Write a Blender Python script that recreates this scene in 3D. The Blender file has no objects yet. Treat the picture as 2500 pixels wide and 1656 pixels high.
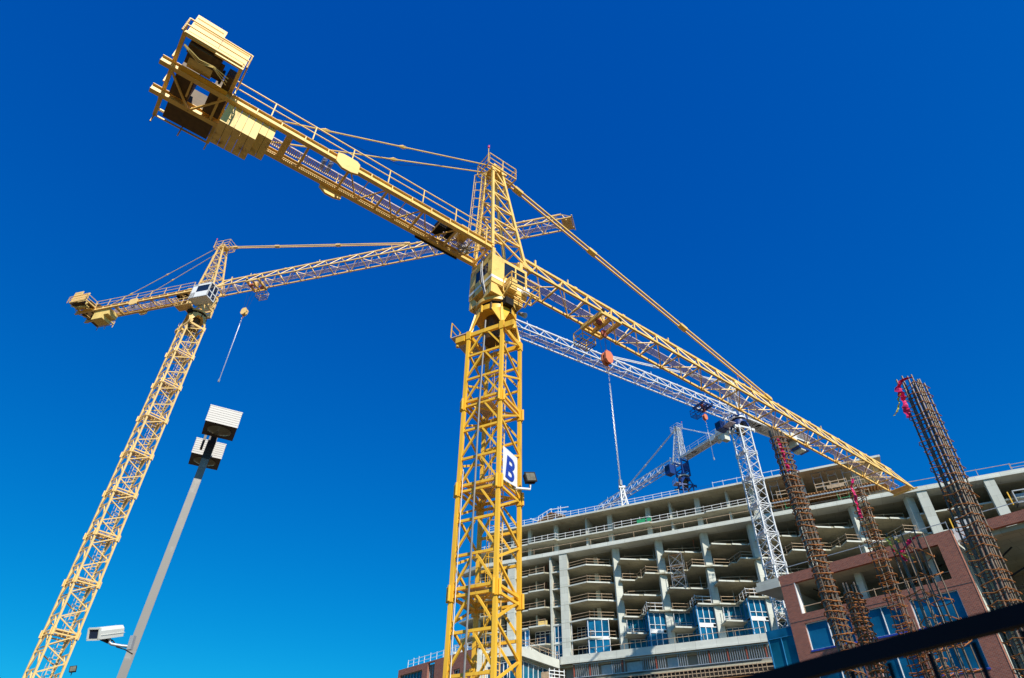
import bpy, math, random
from mathutils import Vector, Matrix
R = math.radians
random.seed(7)
S = bpy.context.scene
COL = S.collection
V = Vector

# ------------------------------------------------------------------ camera
cam_d = bpy.data.cameras.new('camera'); cam = bpy.data.objects.new('camera', cam_d); COL.objects.link(cam)
PITCH, ROLL, F = R(39.783), R(-0.7214), 1580.04
cam_d.sensor_width = 36.0; cam_d.lens = 36.0 * F / 2500.0
cam_d.clip_start = 0.05; cam_d.clip_end = 6000
rt0 = V((1, 0, 0)); up0 = V((0, -math.sin(PITCH), math.cos(PITCH))); fw = V((0, math.cos(PITCH), math.sin(PITCH)))
rt = rt0 * math.cos(ROLL) - up0 * math.sin(ROLL); up = rt0 * math.sin(ROLL) + up0 * math.cos(ROLL)
m = Matrix((rt, up, -fw)).transposed().to_4x4(); m.translation = V((0, 0, 1.6))
cam.matrix_world = m
cam_d.dof.use_dof = True; cam_d.dof.focus_distance = 40.0; cam_d.dof.aperture_fstop = 3.2
S.camera = cam

# ------------------------------------------------------------------ sky and sun
EXPO = 0.3; SKY_EXP = 2 ** EXPO
SUN_AZ, SUN_EL = 153.5, 41.0          # compass-like: 0 = view direction (+Y), clockwise
W = bpy.data.worlds.new('World'); S.world = W; W.use_nodes = True
nt = W.node_tree; nt.nodes.clear()
sky = nt.nodes.new('ShaderNodeTexSky'); sky.sky_type = 'NISHITA'; sky.sun_disc = False
sky.sun_elevation = R(SUN_EL); sky.sun_rotation = R(SUN_AZ)
sky.altitude = 1800; sky.air_density = 1.0; sky.dust_density = 0.1; sky.ozone_density = 3.0
hs = nt.nodes.new('ShaderNodeHueSaturation'); hs.inputs['Saturation'].default_value = 1.32; hs.inputs['Value'].default_value = 1.0
bg = nt.nodes.new('ShaderNodeBackground'); bg.inputs['Strength'].default_value = 0.1
wo = nt.nodes.new('ShaderNodeOutputWorld')
nt.links.new(sky.outputs[0], hs.inputs['Color']); sp_ = nt.nodes.new('ShaderNodeSeparateColor'); cb_ = nt.nodes.new('ShaderNodeCombineColor'); nt.links.new(hs.outputs[0], sp_.inputs[0])
for ch, (pre, pw, mul) in enumerate(((0.085, 2.1, 1.2), (0.085, 0.93, 1.295), (0.085, 0.49, 1.04))):   # grading of the whole sky, one curve per channel
    a_ = nt.nodes.new('ShaderNodeMath'); a_.operation = 'MULTIPLY'; a_.inputs[1].default_value = pre; nt.links.new(sp_.outputs[ch], a_.inputs[0])
    b_ = nt.nodes.new('ShaderNodeMath'); b_.operation = 'POWER'; b_.inputs[1].default_value = pw; nt.links.new(a_.outputs[0], b_.inputs[0])
    c_ = nt.nodes.new('ShaderNodeMath'); c_.operation = 'MULTIPLY'; c_.inputs[1].default_value = mul / 0.1 / SKY_EXP; nt.links.new(b_.outputs[0], c_.inputs[0]); nt.links.new(c_.outputs[0], cb_.inputs[ch])
nt.links.new(cb_.outputs[0], bg.inputs[0]); nt.links.new(bg.outputs[0], wo.inputs[0])
sd = bpy.data.lights.new('sun', 'SUN'); sd.energy = 4.8; sd.angle = R(0.53); sd.color = (1.0, 0.93, 0.80)
so = bpy.data.objects.new('sun', sd); COL.objects.link(so)
sdir = V((math.sin(R(SUN_AZ)) * math.cos(R(SUN_EL)), math.cos(R(SUN_AZ)) * math.cos(R(SUN_EL)), math.sin(R(SUN_EL))))
so.rotation_euler = sdir.to_track_quat('Z', 'Y').to_euler()
S.view_settings.view_transform = 'Standard'; S.view_settings.look = 'None'
S.view_settings.exposure = EXPO; S.view_settings.gamma = 1.0; S.view_settings.use_curve_mapping = False
S.cycles.max_bounces = 6

# ------------------------------------------------------------------ materials
def mat(name, col, rough=0.6, metal=0.0, var=0.12, scale=3.0, bump=0.0, bscale=40, dirt=None, dirt_amt=0.5, dscale=1.2, spec=0.5, streak=False):
    M = bpy.data.materials.new(name); M.use_nodes = True; n = M.node_tree; b = n.nodes['Principled BSDF']
    b.inputs['Roughness'].default_value = rough; b.inputs['Metallic'].default_value = metal
    b.inputs['Specular IOR Level'].default_value = spec
    tc = n.nodes.new('ShaderNodeTexCoord'); mp = n.nodes.new('ShaderNodeMapping'); n.links.new(tc.outputs['Object'], mp.inputs[0])
    if streak: mp.inputs['Scale'].default_value = (1, 1, 0.18)
    nz = n.nodes.new('ShaderNodeTexNoise'); nz.inputs['Scale'].default_value = scale; nz.inputs['Detail'].default_value = 6
    n.links.new(mp.outputs[0], nz.inputs['Vector'])
    cr = n.nodes.new('ShaderNodeValToRGB'); c = V(col)
    cr.color_ramp.elements[0].position = 0.3; cr.color_ramp.elements[1].position = 0.7
    cr.color_ramp.elements[0].color = (*(c * (1 - var)), 1); cr.color_ramp.elements[1].color = (*[min(0.95, k * (1 + var)) for k in c], 1)
    n.links.new(nz.outputs['Fac'], cr.inputs[0]); out = cr.outputs[0]
    if dirt:
        n2 = n.nodes.new('ShaderNodeTexNoise'); n2.inputs['Scale'].default_value = dscale; n2.inputs['Detail'].default_value = 8; n2.inputs['Roughness'].default_value = 0.7
        n.links.new(mp.outputs[0], n2.inputs['Vector'])
        r2 = n.nodes.new('ShaderNodeValToRGB'); r2.color_ramp.elements[0].position = 0.56; r2.color_ramp.elements[1].position = 0.72
        n.links.new(n2.outputs['Fac'], r2.inputs[0])
        mu = n.nodes.new('ShaderNodeMath'); mu.operation = 'MULTIPLY'; mu.inputs[1].default_value = dirt_amt; n.links.new(r2.outputs[0], mu.inputs[0])
        mx = n.nodes.new('ShaderNodeMixRGB'); mx.inputs[2].default_value = (*dirt, 1); n.links.new(mu.outputs[0], mx.inputs[0]); n.links.new(out, mx.inputs[1]); out = mx.outputs[0]
    n.links.new(out, b.inputs['Base Color'])
    if bump:
        n3 = n.nodes.new('ShaderNodeTexNoise'); n3.inputs['Scale'].default_value = bscale; n.links.new(tc.outputs['Object'], n3.inputs['Vector'])
        bp = n.nodes.new('ShaderNodeBump'); bp.inputs['Strength'].default_value = bump; n.links.new(n3.outputs['Fac'], bp.inputs['Height']); n.links.new(bp.outputs[0], b.inputs['Normal'])
    return M
YM = mat('mast_yellow', (0.84, 0.475, 0.035), 0.45, var=0.13, scale=1.1, dirt=(0.22, 0.085, 0.015), dirt_amt=0.6, dscale=3.5, streak=True)
YU = mat('jib_yellow', (0.85, 0.56, 0.15), 0.45, var=0.11, scale=1.0, dirt=(0.28, 0.13, 0.03), dirt_amt=0.5, dscale=3.0)
YP = mat('far_yellow', (0.84, 0.57, 0.22), 0.45, var=0.1, scale=1.2, dirt=(0.30, 0.14, 0.04), dirt_amt=0.45)
YC = mat('counterweight_paint', (0.82, 0.60, 0.20), 0.6, var=0.1, dirt=(0.12, 0.045, 0.012), dirt_amt=0.85, dscale=1.3, streak=True)
WS = mat('white_steel', (0.66, 0.67, 0.69), 0.4, var=0.06, dirt=(0.4, 0.36, 0.3), dirt_amt=0.3)
BS = mat('blue_steel', (0.012, 0.045, 0.20), 0.35, var=0.1)
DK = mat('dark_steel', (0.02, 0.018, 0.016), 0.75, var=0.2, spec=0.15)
DB = mat('dark_brown_steel', (0.10, 0.055, 0.015), 0.6, var=0.3, scale=4)  # dark brown also stands in for shade under the ring and in the machinery
GY = mat('galvanised', (0.42, 0.43, 0.44), 0.45, 0.4, var=0.1, dirt=(0.3, 0.3, 0.3))
GR = mat('walkway_grating', (0.52, 0.44, 0.50), 0.6, var=0.1)
DKG = mat('grey_conduit', (0.20, 0.20, 0.20), 0.5, var=0.15)
ORB = mat('hook_orange', (0.72, 0.20, 0.09), 0.5, var=0.12, dirt=(0.3, 0.1, 0.05))
CI = mat('concrete_inner_shaded', (0.28, 0.27, 0.24), 0.9, var=0.15, scale=0.5)  # darker copy of the concrete, interior shade put into the colour
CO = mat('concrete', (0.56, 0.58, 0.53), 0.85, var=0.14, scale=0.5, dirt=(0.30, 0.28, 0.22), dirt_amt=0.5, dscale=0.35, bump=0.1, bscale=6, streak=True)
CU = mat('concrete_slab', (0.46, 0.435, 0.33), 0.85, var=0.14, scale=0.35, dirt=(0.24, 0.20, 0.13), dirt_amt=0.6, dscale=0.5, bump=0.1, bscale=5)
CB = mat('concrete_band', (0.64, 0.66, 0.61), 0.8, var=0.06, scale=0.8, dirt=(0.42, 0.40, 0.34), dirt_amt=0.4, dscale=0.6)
WD = mat('timber_rail', (0.44, 0.32, 0.21), 0.75, var=0.25, scale=2)
PLY = mat('plywood', (0.42, 0.20, 0.07), 0.7, var=0.3, scale=2)
WG = mat('white_trim', (0.80, 0.81, 0.82), 0.5, var=0.03)
BF = mat('blue_sheathing', (0.03, 0.22, 0.46), 0.35, var=0.15, scale=1.0)
STUD = mat('stud_steel', (0.45, 0.47, 0.50), 0.4, 0.5, var=0.1)
RED = mat('red_oxide', (0.32, 0.07, 0.045), 0.6, var=0.15)
RB = mat('rebar_steel', (0.13, 0.098, 0.07), 0.5, 0.25, var=0.35, scale=9, dirt=(0.25, 0.09, 0.02), dirt_amt=0.7, dscale=3, bump=0.8, bscale=90)
RT = mat('rebar_rust', (0.34, 0.115, 0.018), 0.75, var=0.35, scale=6, dirt=(0.12, 0.045, 0.015), dirt_amt=0.6, dscale=4)
PINK = mat('pink_ribbon', (0.62, 0.012, 0.13), 0.5, var=0.2, scale=8)
YRB = mat('yellow_tape', (0.75, 0.68, 0.12), 0.5, var=0.2, scale=8)
GRN = mat('green_sheet', (0.02, 0.30, 0.12), 0.6, var=0.15)
DIRT = mat('ground_dirt', (0.095, 0.066, 0.030), 0.95, var=0.25, scale=0.08, dirt=(0.06, 0.045, 0.022), dscale=0.03)
POLE = mat('pole_paint', (0.21, 0.20, 0.188), 0.5, var=0.05, scale=2, dirt=(0.55, 0.54, 0.52), dirt_amt=0.35, dscale=3)
LAMPM = mat('lamp_housing', (0.44, 0.43, 0.42), 0.45, var=0.05, scale=4)
LENS = mat('lamp_lens', (0.16, 0.15, 0.11), 0.08, var=0.25, scale=6)
BRZ = mat('dark_bronze', (0.035, 0.022, 0.018), 0.45, var=0.1)
NAVY = mat('banner_blue', (0.012, 0.05, 0.38), 0.6, var=0.06)
BAN = mat('banner_white', (0.82, 0.82, 0.84), 0.6, var=0.03)
BLK = mat('fence_paint', (0.003, 0.004, 0.009), 0.6, var=0.2, spec=0.1)
CCM = mat('camera_housing', (0.72, 0.72, 0.66), 0.4, var=0.04)

def panel_lines(M, w, h, amt, plane='xy'):
    n = M.node_tree; b = n.nodes['Principled BSDF']; src = b.inputs['Base Color'].links[0].from_socket
    tc = n.nodes.new('ShaderNodeTexCoord'); sx = n.nodes.new('ShaderNodeSeparateXYZ'); cb = n.nodes.new('ShaderNodeCombineXYZ'); n.links.new(tc.outputs['Object'], sx.inputs[0])
    n.links.new(sx.outputs[0], cb.inputs[0]); n.links.new(sx.outputs[1 if plane == 'xy' else 2], cb.inputs[1])
    br = n.nodes.new('ShaderNodeTexBrick'); br.inputs['Scale'].default_value = 1; br.inputs['Brick Width'].default_value = w; br.inputs['Row Height'].default_value = h
    br.inputs['Mortar Size'].default_value = 0.025; br.inputs['Color1'].default_value = (1, 1, 1, 1); br.inputs['Color2'].default_value = (0.84, 0.84, 0.82, 1); br.inputs['Mortar'].default_value = (amt, amt, amt, 1)
    n.links.new(cb.outputs[0], br.inputs['Vector']); mx = n.nodes.new('ShaderNodeMixRGB'); mx.blend_type = 'MULTIPLY'; mx.inputs[0].default_value = 1
    n.links.new(src, mx.inputs[1]); n.links.new(br.outputs['Color'], mx.inputs[2]); n.links.new(mx.outputs[0], b.inputs['Base Color'])
panel_lines(CU, 2.4, 1.2, 0.55); panel_lines(CB, 3.1, 5.0, 0.6, 'xz'); panel_lines(CO, 9.0, 1.45, 0.72, 'xz')
def glass_mat(name, col, rough, bands=False):
    M = bpy.data.materials.new(name); M.use_nodes = True; n = M.node_tree; b = n.nodes['Principled BSDF']
    b.inputs['Roughness'].default_value = rough; b.inputs['IOR'].default_value = 1.5; b.inputs['Specular IOR Level'].default_value = 0.5
    tc = n.nodes.new('ShaderNodeTexCoord'); nz = n.nodes.new('ShaderNodeTexNoise'); nz.inputs['Scale'].default_value = 0.35; nz.inputs['Detail'].default_value = 3
    n.links.new(tc.outputs['Object'], nz.inputs['Vector'])
    cr = n.nodes.new('ShaderNodeValToRGB'); cr.color_ramp.elements[0].color = (*(V(col) * 0.55), 1); cr.color_ramp.elements[1].color = (*(V(col) * 1.5), 1)
    cr.color_ramp.elements[0].position = 0.35; cr.color_ramp.elements[1].position = 0.65
    n.links.new(nz.outputs['Fac'], cr.inputs[0]); n.links.new(cr.outputs[0], b.inputs['Base Color'])
    wv = n.nodes.new('ShaderNodeTexNoise'); wv.inputs['Scale'].default_value = 0.8; n.links.new(tc.outputs['Object'], wv.inputs['Vector'])
    bp = n.nodes.new('ShaderNodeBump'); bp.inputs['Strength'].default_value = 0.03; n.links.new(wv.outputs['Fac'], bp.inputs['Height']); n.links.new(bp.outputs[0], b.inputs['Normal'])
    return M
GB = glass_mat('blue_glass', (0.006, 0.09, 0.19), 0.08)
GD = glass_mat('dark_glass', (0.012, 0.022, 0.05), 0.06)
GT = glass_mat('teal_glass', (0.006, 0.10, 0.17), 0.12)

def brick_mat():
    M = bpy.data.materials.new('brickwork'); M.use_nodes = True; n = M.node_tree; b = n.nodes['Principled BSDF']; b.inputs['Roughness'].default_value = 0.85
    tc = n.nodes.new('ShaderNodeTexCoord')
    sx = n.nodes.new('ShaderNodeSeparateXYZ'); n.links.new(tc.outputs['Object'], sx.inputs[0])
    ad = n.nodes.new('ShaderNodeMath'); ad.operation = 'ADD'; n.links.new(sx.outputs[0], ad.inputs[0]); n.links.new(sx.outputs[1], ad.inputs[1])
    cb = n.nodes.new('ShaderNodeCombineXYZ'); n.links.new(ad.outputs[0], cb.inputs[0]); n.links.new(sx.outputs[2], cb.inputs[1])
    br = n.nodes.new('ShaderNodeTexBrick'); br.inputs['Scale'].default_value = 1.0
    br.inputs['Brick Width'].default_value = 0.30; br.inputs['Row Height'].default_value = 0.10; br.inputs['Mortar Size'].default_value = 0.013
    br.inputs['Color1'].default_value = (0.36, 0.105, 0.062, 1); br.inputs['Color2'].default_value = (0.22, 0.060, 0.038, 1); br.inputs['Mortar'].default_value = (0.38, 0.25, 0.20, 1)
    n.links.new(cb.outputs[0], br.inputs['Vector']); n.links.new(br.outputs['Color'], b.inputs['Base Color'])
    bp = n.nodes.new('ShaderNodeBump'); bp.inputs['Strength'].default_value = 0.25; bp.inputs['Distance'].default_value = 0.02; n.links.new(br.outputs['Fac'], bp.inputs['Height']); bp.invert = True
    n.links.new(bp.outputs[0], b.inputs['Normal'])
    return M
BRK = brick_mat()

# ------------------------------------------------------------------ mesh helpers
class MB:
    def __init__(s): s.v = []; s.f = []
    def poly(s, pts, faces):
        o = len(s.v); s.v += [tuple(p) for p in pts]; s.f += [tuple(i + o for i in f) for f in faces]; return s
    def box(s, x0, x1, y0, y1, z0, z1):
        P = [(x, y, z) for z in (z0, z1) for y in (y0, y1) for x in (x0, x1)]
        return s.poly(P, [(0, 2, 3, 1), (4, 5, 7, 6), (0, 1, 5, 4), (2, 6, 7, 3), (0, 4, 6, 2), (1, 3, 7, 5)])
    def bar(s, a, b, w, h=None, upv=(0, 0, 1)):
        """rectangular bar from a to b"""
        a, b = V(a), V(b); h = h or w; d = (b - a)
        if d.length < 1e-6: return s
        d.normalize(); u = V(upv)
        if abs(d.dot(u)) > 0.98: u = V((1, 0, 0))
        x = d.cross(u).normalized(); y = x.cross(d).normalized(); x = x * w / 2; y = y * h / 2
        P = [a - x - y, a + x - y, a + x + y, a - x + y, b - x - y, b + x - y, b + x + y, b - x + y]
        return s.poly(P, [(3, 2, 1, 0), (4, 5, 6, 7), (0, 1, 5, 4), (1, 2, 6, 5), (2, 3, 7, 6), (3, 0, 4, 7)])
    def tube(s, pts, r, n=6, r2=None, caps=True):
        pts = [V(p) for p in pts]; o = len(s.v); N = len(pts); ref = None
        for i, p in enumerate(pts):
            d = (pts[min(i + 1, N - 1)] - pts[max(i - 1, 0)]).normalized()
            if ref is None: ref = V((0, 0, 1)) if abs(d.z) < 0.9 else V((1, 0, 0))
            x = d.cross(ref).normalized(); y = x.cross(d).normalized(); ref = y
            rr = r if r2 is None else r + (r2 - r) * i / max(1, N - 1)
            for k in range(n):
                a = 2 * math.pi * k / n; s.v.append(tuple(p + x * rr * math.cos(a) + y * rr * math.sin(a)))
        for i in range(N - 1):
            for k in range(n):
                k2 = (k + 1) % n; s.f.append((o + i * n + k, o + i * n + k2, o + (i + 1) * n + k2, o + (i + 1) * n + k))
        if caps:
            s.f.append(tuple(o + k for k in range(n))[::-1]); s.f.append(tuple(o + (N - 1) * n + k for k in range(n)))
        return s
    def cyl(s, c, r, z0, z1, n=24, r2=None):
        return s.tube([(c[0], c[1], z0), (c[0], c[1], z1)], r, n, r2)
    def prism(s, pts2, z0, z1):
        n = len(pts2); P = [(x, y, z0) for x, y in pts2] + [(x, y, z1) for x, y in pts2]
        return s.poly(P, [tuple(range(n))[::-1], tuple(range(n, 2 * n))] + [(i, (i + 1) % n, n + (i + 1) % n, n + i) for i in range(n)])
    def plate(s, pts, t):
        """thick flat plate from coplanar 3D points"""
        pts = [V(p) for p in pts]; nn = (pts[1] - pts[0]).cross(pts[2] - pts[0]).normalized() * t / 2; n = len(pts)
        return s.poly([p - nn for p in pts] + [p + nn for p in pts], [tuple(range(n))[::-1], tuple(range(n, 2 * n))] + [(i, (i + 1) % n, n + (i + 1) % n, n + i) for i in range(n)])
    def mesh(s, name, m, smooth=False):
        me = bpy.data.meshes.new(name); me.from_pydata([tuple(p) for p in s.v], [], s.f)
        me.materials.append(m); me.validate()
        if smooth:
            me.polygons.foreach_set('use_smooth', [True] * len(me.polygons))
            try: me.set_sharp_from_angle(angle=R(40))
            except Exception: pass
        me.update(); return me
    def build(s, name, m, parent=None, smooth=False, loc=(0, 0, 0), rotz=0):
        return put(name, s.mesh(name, m, smooth), parent, loc, rotz)

def put(name, me, parent=None, loc=(0, 0, 0), rotz=0):
    o = bpy.data.objects.new(name, me); COL.objects.link(o); o.location = loc; o.rotation_euler = (0, 0, rotz)
    if parent: o.parent = parent
    return o
def tag(o, label=None, cat=None, group=None, kind=None):
    for k, v in (('label', label), ('category', cat), ('group', group), ('kind', kind)):
        if v: o[k] = v
    return o
def thing(name, label, cat, loc=(0, 0, 0), rotz=0, group=None):
    o = bpy.data.objects.new(name, None); COL.objects.link(o); o.location = loc; o.rotation_euler = (0, 0, rotz); o.empty_display_size = 0.5
    return tag(o, label, cat, group)
def copy_tree(o, parent=None):
    c = o.copy(); COL.objects.link(c)
    if parent: c.parent = parent
    for ch in list(o.children): copy_tree(ch, c)
    return c

# ------------------------------------------------------------------ ground
tag(MB().poly([(-3000, -3000, 0), (3000, -3000, 0), (3000, 3000, 0), (-3000, 3000, 0)], [(0, 1, 2, 3)]).build('ground', DIRT), 'bare brown dirt ground of the building site', None, None, 'structure')

# ------------------------------------------------------------------ yellow tower cranes
WM = 2.3       # mast width
def mast_section(name, h, m, parent, z, fine=True, wid=WM, tube=0.175, kb=True, dark=GR):
    """one mast section; near corner faces local -x -y. Faces: y=-w/2 and y=+w/2 have inverted V bracing, x faces zigzag"""
    q = wid / 2 - tube / 2
    b = MB(); b.bar((-q, -q, 0.02), (q, q, 0.02), 0.08); b.bar((-q, q, 0.02), (q, -q, 0.02), 0.07)
    sec = b.build('mast_section', m, parent, loc=(0, 0, z))
    for sx in (-1, 1):
        for sy in (-1, 1):
            b = MB(); b.box(sx * q - 0.125, sx * q + 0.125, sy * q - 0.125, sy * q + 0.125, -0.36, 0.36)
            b.cyl((sx * (q + 0.19), sy * q), 0.06, -0.34, 0.3, 8); b.cyl((sx * q, sy * (q + 0.19)), 0.06, -0.34, 0.3, 8)
            b.build('leg_joint', m, sec)
    for sx in (-1, 1):
        for sy in (-1, 1):
            MB().box(sx * q - tube / 2, sx * q + tube / 2, sy * q - tube / 2, sy * q + tube / 2, 0.36, h - 0.36).build('leg', m, sec)
    bw = 0.092 * (1.0 if kb else 0.72)
    for sy in (-1, 1):
        y = sy * q
        for k in range(3):
            z0, z1 = k * h / 3, (k + 1) * h / 3
            if kb:
                if k < 2: MB().bar((-q, y, z1), (q, y, z1), bw, bw * 1.3).build('strut', m, sec)
                MB().bar((-q, y, z0 + 0.12), (-0.1, y, z1 - 0.08), bw, bw).build('brace', m, sec)
                MB().bar((q, y, z0 + 0.12), (0.1, y, z1 - 0.08), bw, bw).build('brace', m, sec)
            else:
                MB().bar((-q, y, z0), (q, y, z1), bw, bw).build('brace', m, sec)
                MB().bar((q, y, z0), (-q, y, z1), bw * 0.8, bw * 0.8).build('brace', m, sec)
        MB().bar((-q + 0.1, y, 0.16), (q - 0.1, y, 0.16), bw * 1.3, bw * 1.4).build('strut', m, sec)
        MB().bar((-q + 0.1, y, -0.14), (q - 0.1, y, -0.14), bw * 1.3, bw * 1.2).build('strut', m, sec)
    for sx in (-1, 1):
        x = sx * q
        nodes = [(1, 0.0), (-1, h * 0.26), (1, h * 0.5), (-1, h * 0.74), (1, h)]
        for (s0, z0), (s1, z1) in zip(nodes, nodes[1:]):
            MB().bar((x, s0 * q, z0), (x, s1 * q, z1), bw, bw * 1.1).build('brace', m, sec)
        MB().bar((x, -q + 0.1, 0.16), (x, q - 0.1, 0.16), bw * 1.2, bw * 1.3).build('strut', m, sec)
        MB().bar((x, -q + 0.1, -0.14), (x, q - 0.1, -0.14), bw * 1.2, bw * 1.2).build('strut', m, sec)
    # climbing ladder with rungs and cage hoops, resting platform
    lx, ly = q - 0.55, 0.2
    l = MB()
    for dy in (-0.22, 0.22): l.bar((lx, ly + dy, 0), (lx, ly + dy, h), 0.045)
    for i in range(int(h / 0.3)): l.bar((lx, ly - 0.22, 0.15 + i * 0.3), (lx, ly + 0.22, 0.15 + i * 0.3), 0.03)
    l.build('ladder', YP if m is not WS else WS, sec)
    c = MB()
    for i in range(6):
        z0 = 0.4 + i * 0.75
        c.tube([(lx, ly - 0.3, z0), (lx - 0.35, ly - 0.36, z0), (lx - 0.68, ly, z0), (lx - 0.35, ly + 0.36, z0), (lx, ly + 0.3, z0)], 0.018, 4)
    for yy, xx in ((-0.36, -0.35), (0, -0.68), (0.36, -0.35)): c.bar((lx + xx, ly + yy, 0.3), (lx + xx, ly + yy, h - 0.3), 0.02)
    c.build('ladder_cage', m, sec)
    p = MB(); p.box(-q + 0.15, q - 0.9, -q + 0.2, q - 0.15, 0.30, 0.34); p.box(-q + 0.15, -q + 0.19, -q + 0.2, q - 0.15, 0.34, 0.44)
    p.build('platform', dark, sec)
    return sec

def lattice(mb_list, q): pass

def hrail(name, pts, h, parent, m, n_post, r=0.022, mid=True):
    """handrail along straight line pts[0]->pts[1]"""
    a, b = V(pts[0]), V(pts[1]); B = MB(); up_ = V((0, 0, h))
    B.bar(a + up_, b + up_, r * 2); 
    if mid: B.bar(a + up_ * 0.52, b + up_ * 0.52, r * 1.7)
    for i in range(n_post + 1):
        p = a.lerp(b, i / n_post); B.bar(p, p + up_, r * 2.2)
    return B.build(name, m, parent)

def grating(x0, x1, y0, y1, z):
    g = MB()
    for y in (y0, y1): g.box(x0, x1, y - 0.015, y + 0.015, z - 0.01, z + 0.05)
    n = int((x1 - x0) / 0.11)
    for i in range(n): xx = x0 + (i + 0.5) * (x1 - x0) / n; g.box(xx - 0.028, xx + 0.028, y0, y1, z, z + 0.02)
    return g

def turret_posts(t, zj, cabside):
    for sx in (-1, 1):
        for sy in (-1, 1): t.box(sx * 1.05 - 0.11, sx * 1.05 + 0.11, sy * 1.0 - 0.11, sy * 1.0 + 0.11, zj - 3.72, zj + 0.0)
    for sy in (-1, 1):
        t.box(-0.94, 0.94, sy * 1.0 - 0.04, sy * 1.0 + 0.04, zj - 2.3, zj - 0.2) if sy != cabside else None
        t.plate([(-1.05, sy * 1.06, zj - 2.6), (-0.2, sy * 1.10, zj - 3.74), (-1.05, sy * 1.10, zj - 3.74)], 0.06)
        t.plate([(1.05, sy * 1.06, zj - 2.6), (0.3, sy * 1.10, zj - 3.74), (1.05, sy * 1.10, zj - 3.74)], 0.06)
    for sx in (-1, 1):
        t.plate([(sx * 1.08, -1.0, zj - 2.6), (sx * 1.12, -0.25, zj - 3.74), (sx * 1.12, -1.0, zj - 3.74)], 0.06)
        t.plate([(sx * 1.08, 1.0, zj - 2.6), (sx * 1.12, 0.25, zj - 3.74), (sx * 1.12, 1.0, zj - 3.74)], 0.06)
        t.bar((sx * 1.05, -1, zj - 2.55), (sx * 1.05, 1, zj - 2.55), 0.14, 0.2); t.bar((sx * 1.05, -1, zj - 0.35), (sx * 1.05, 1, zj - 0.35), 0.14, 0.3)
    t.bar((-1.05, -1.0, zj - 2.55), (1.05, -1.0, zj - 2.55), 0.14, 0.2); t.bar((-1.05, 1.0, zj - 2.55), (1.05, 1.0, zj - 2.55), 0.14, 0.2)
    return t

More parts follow.
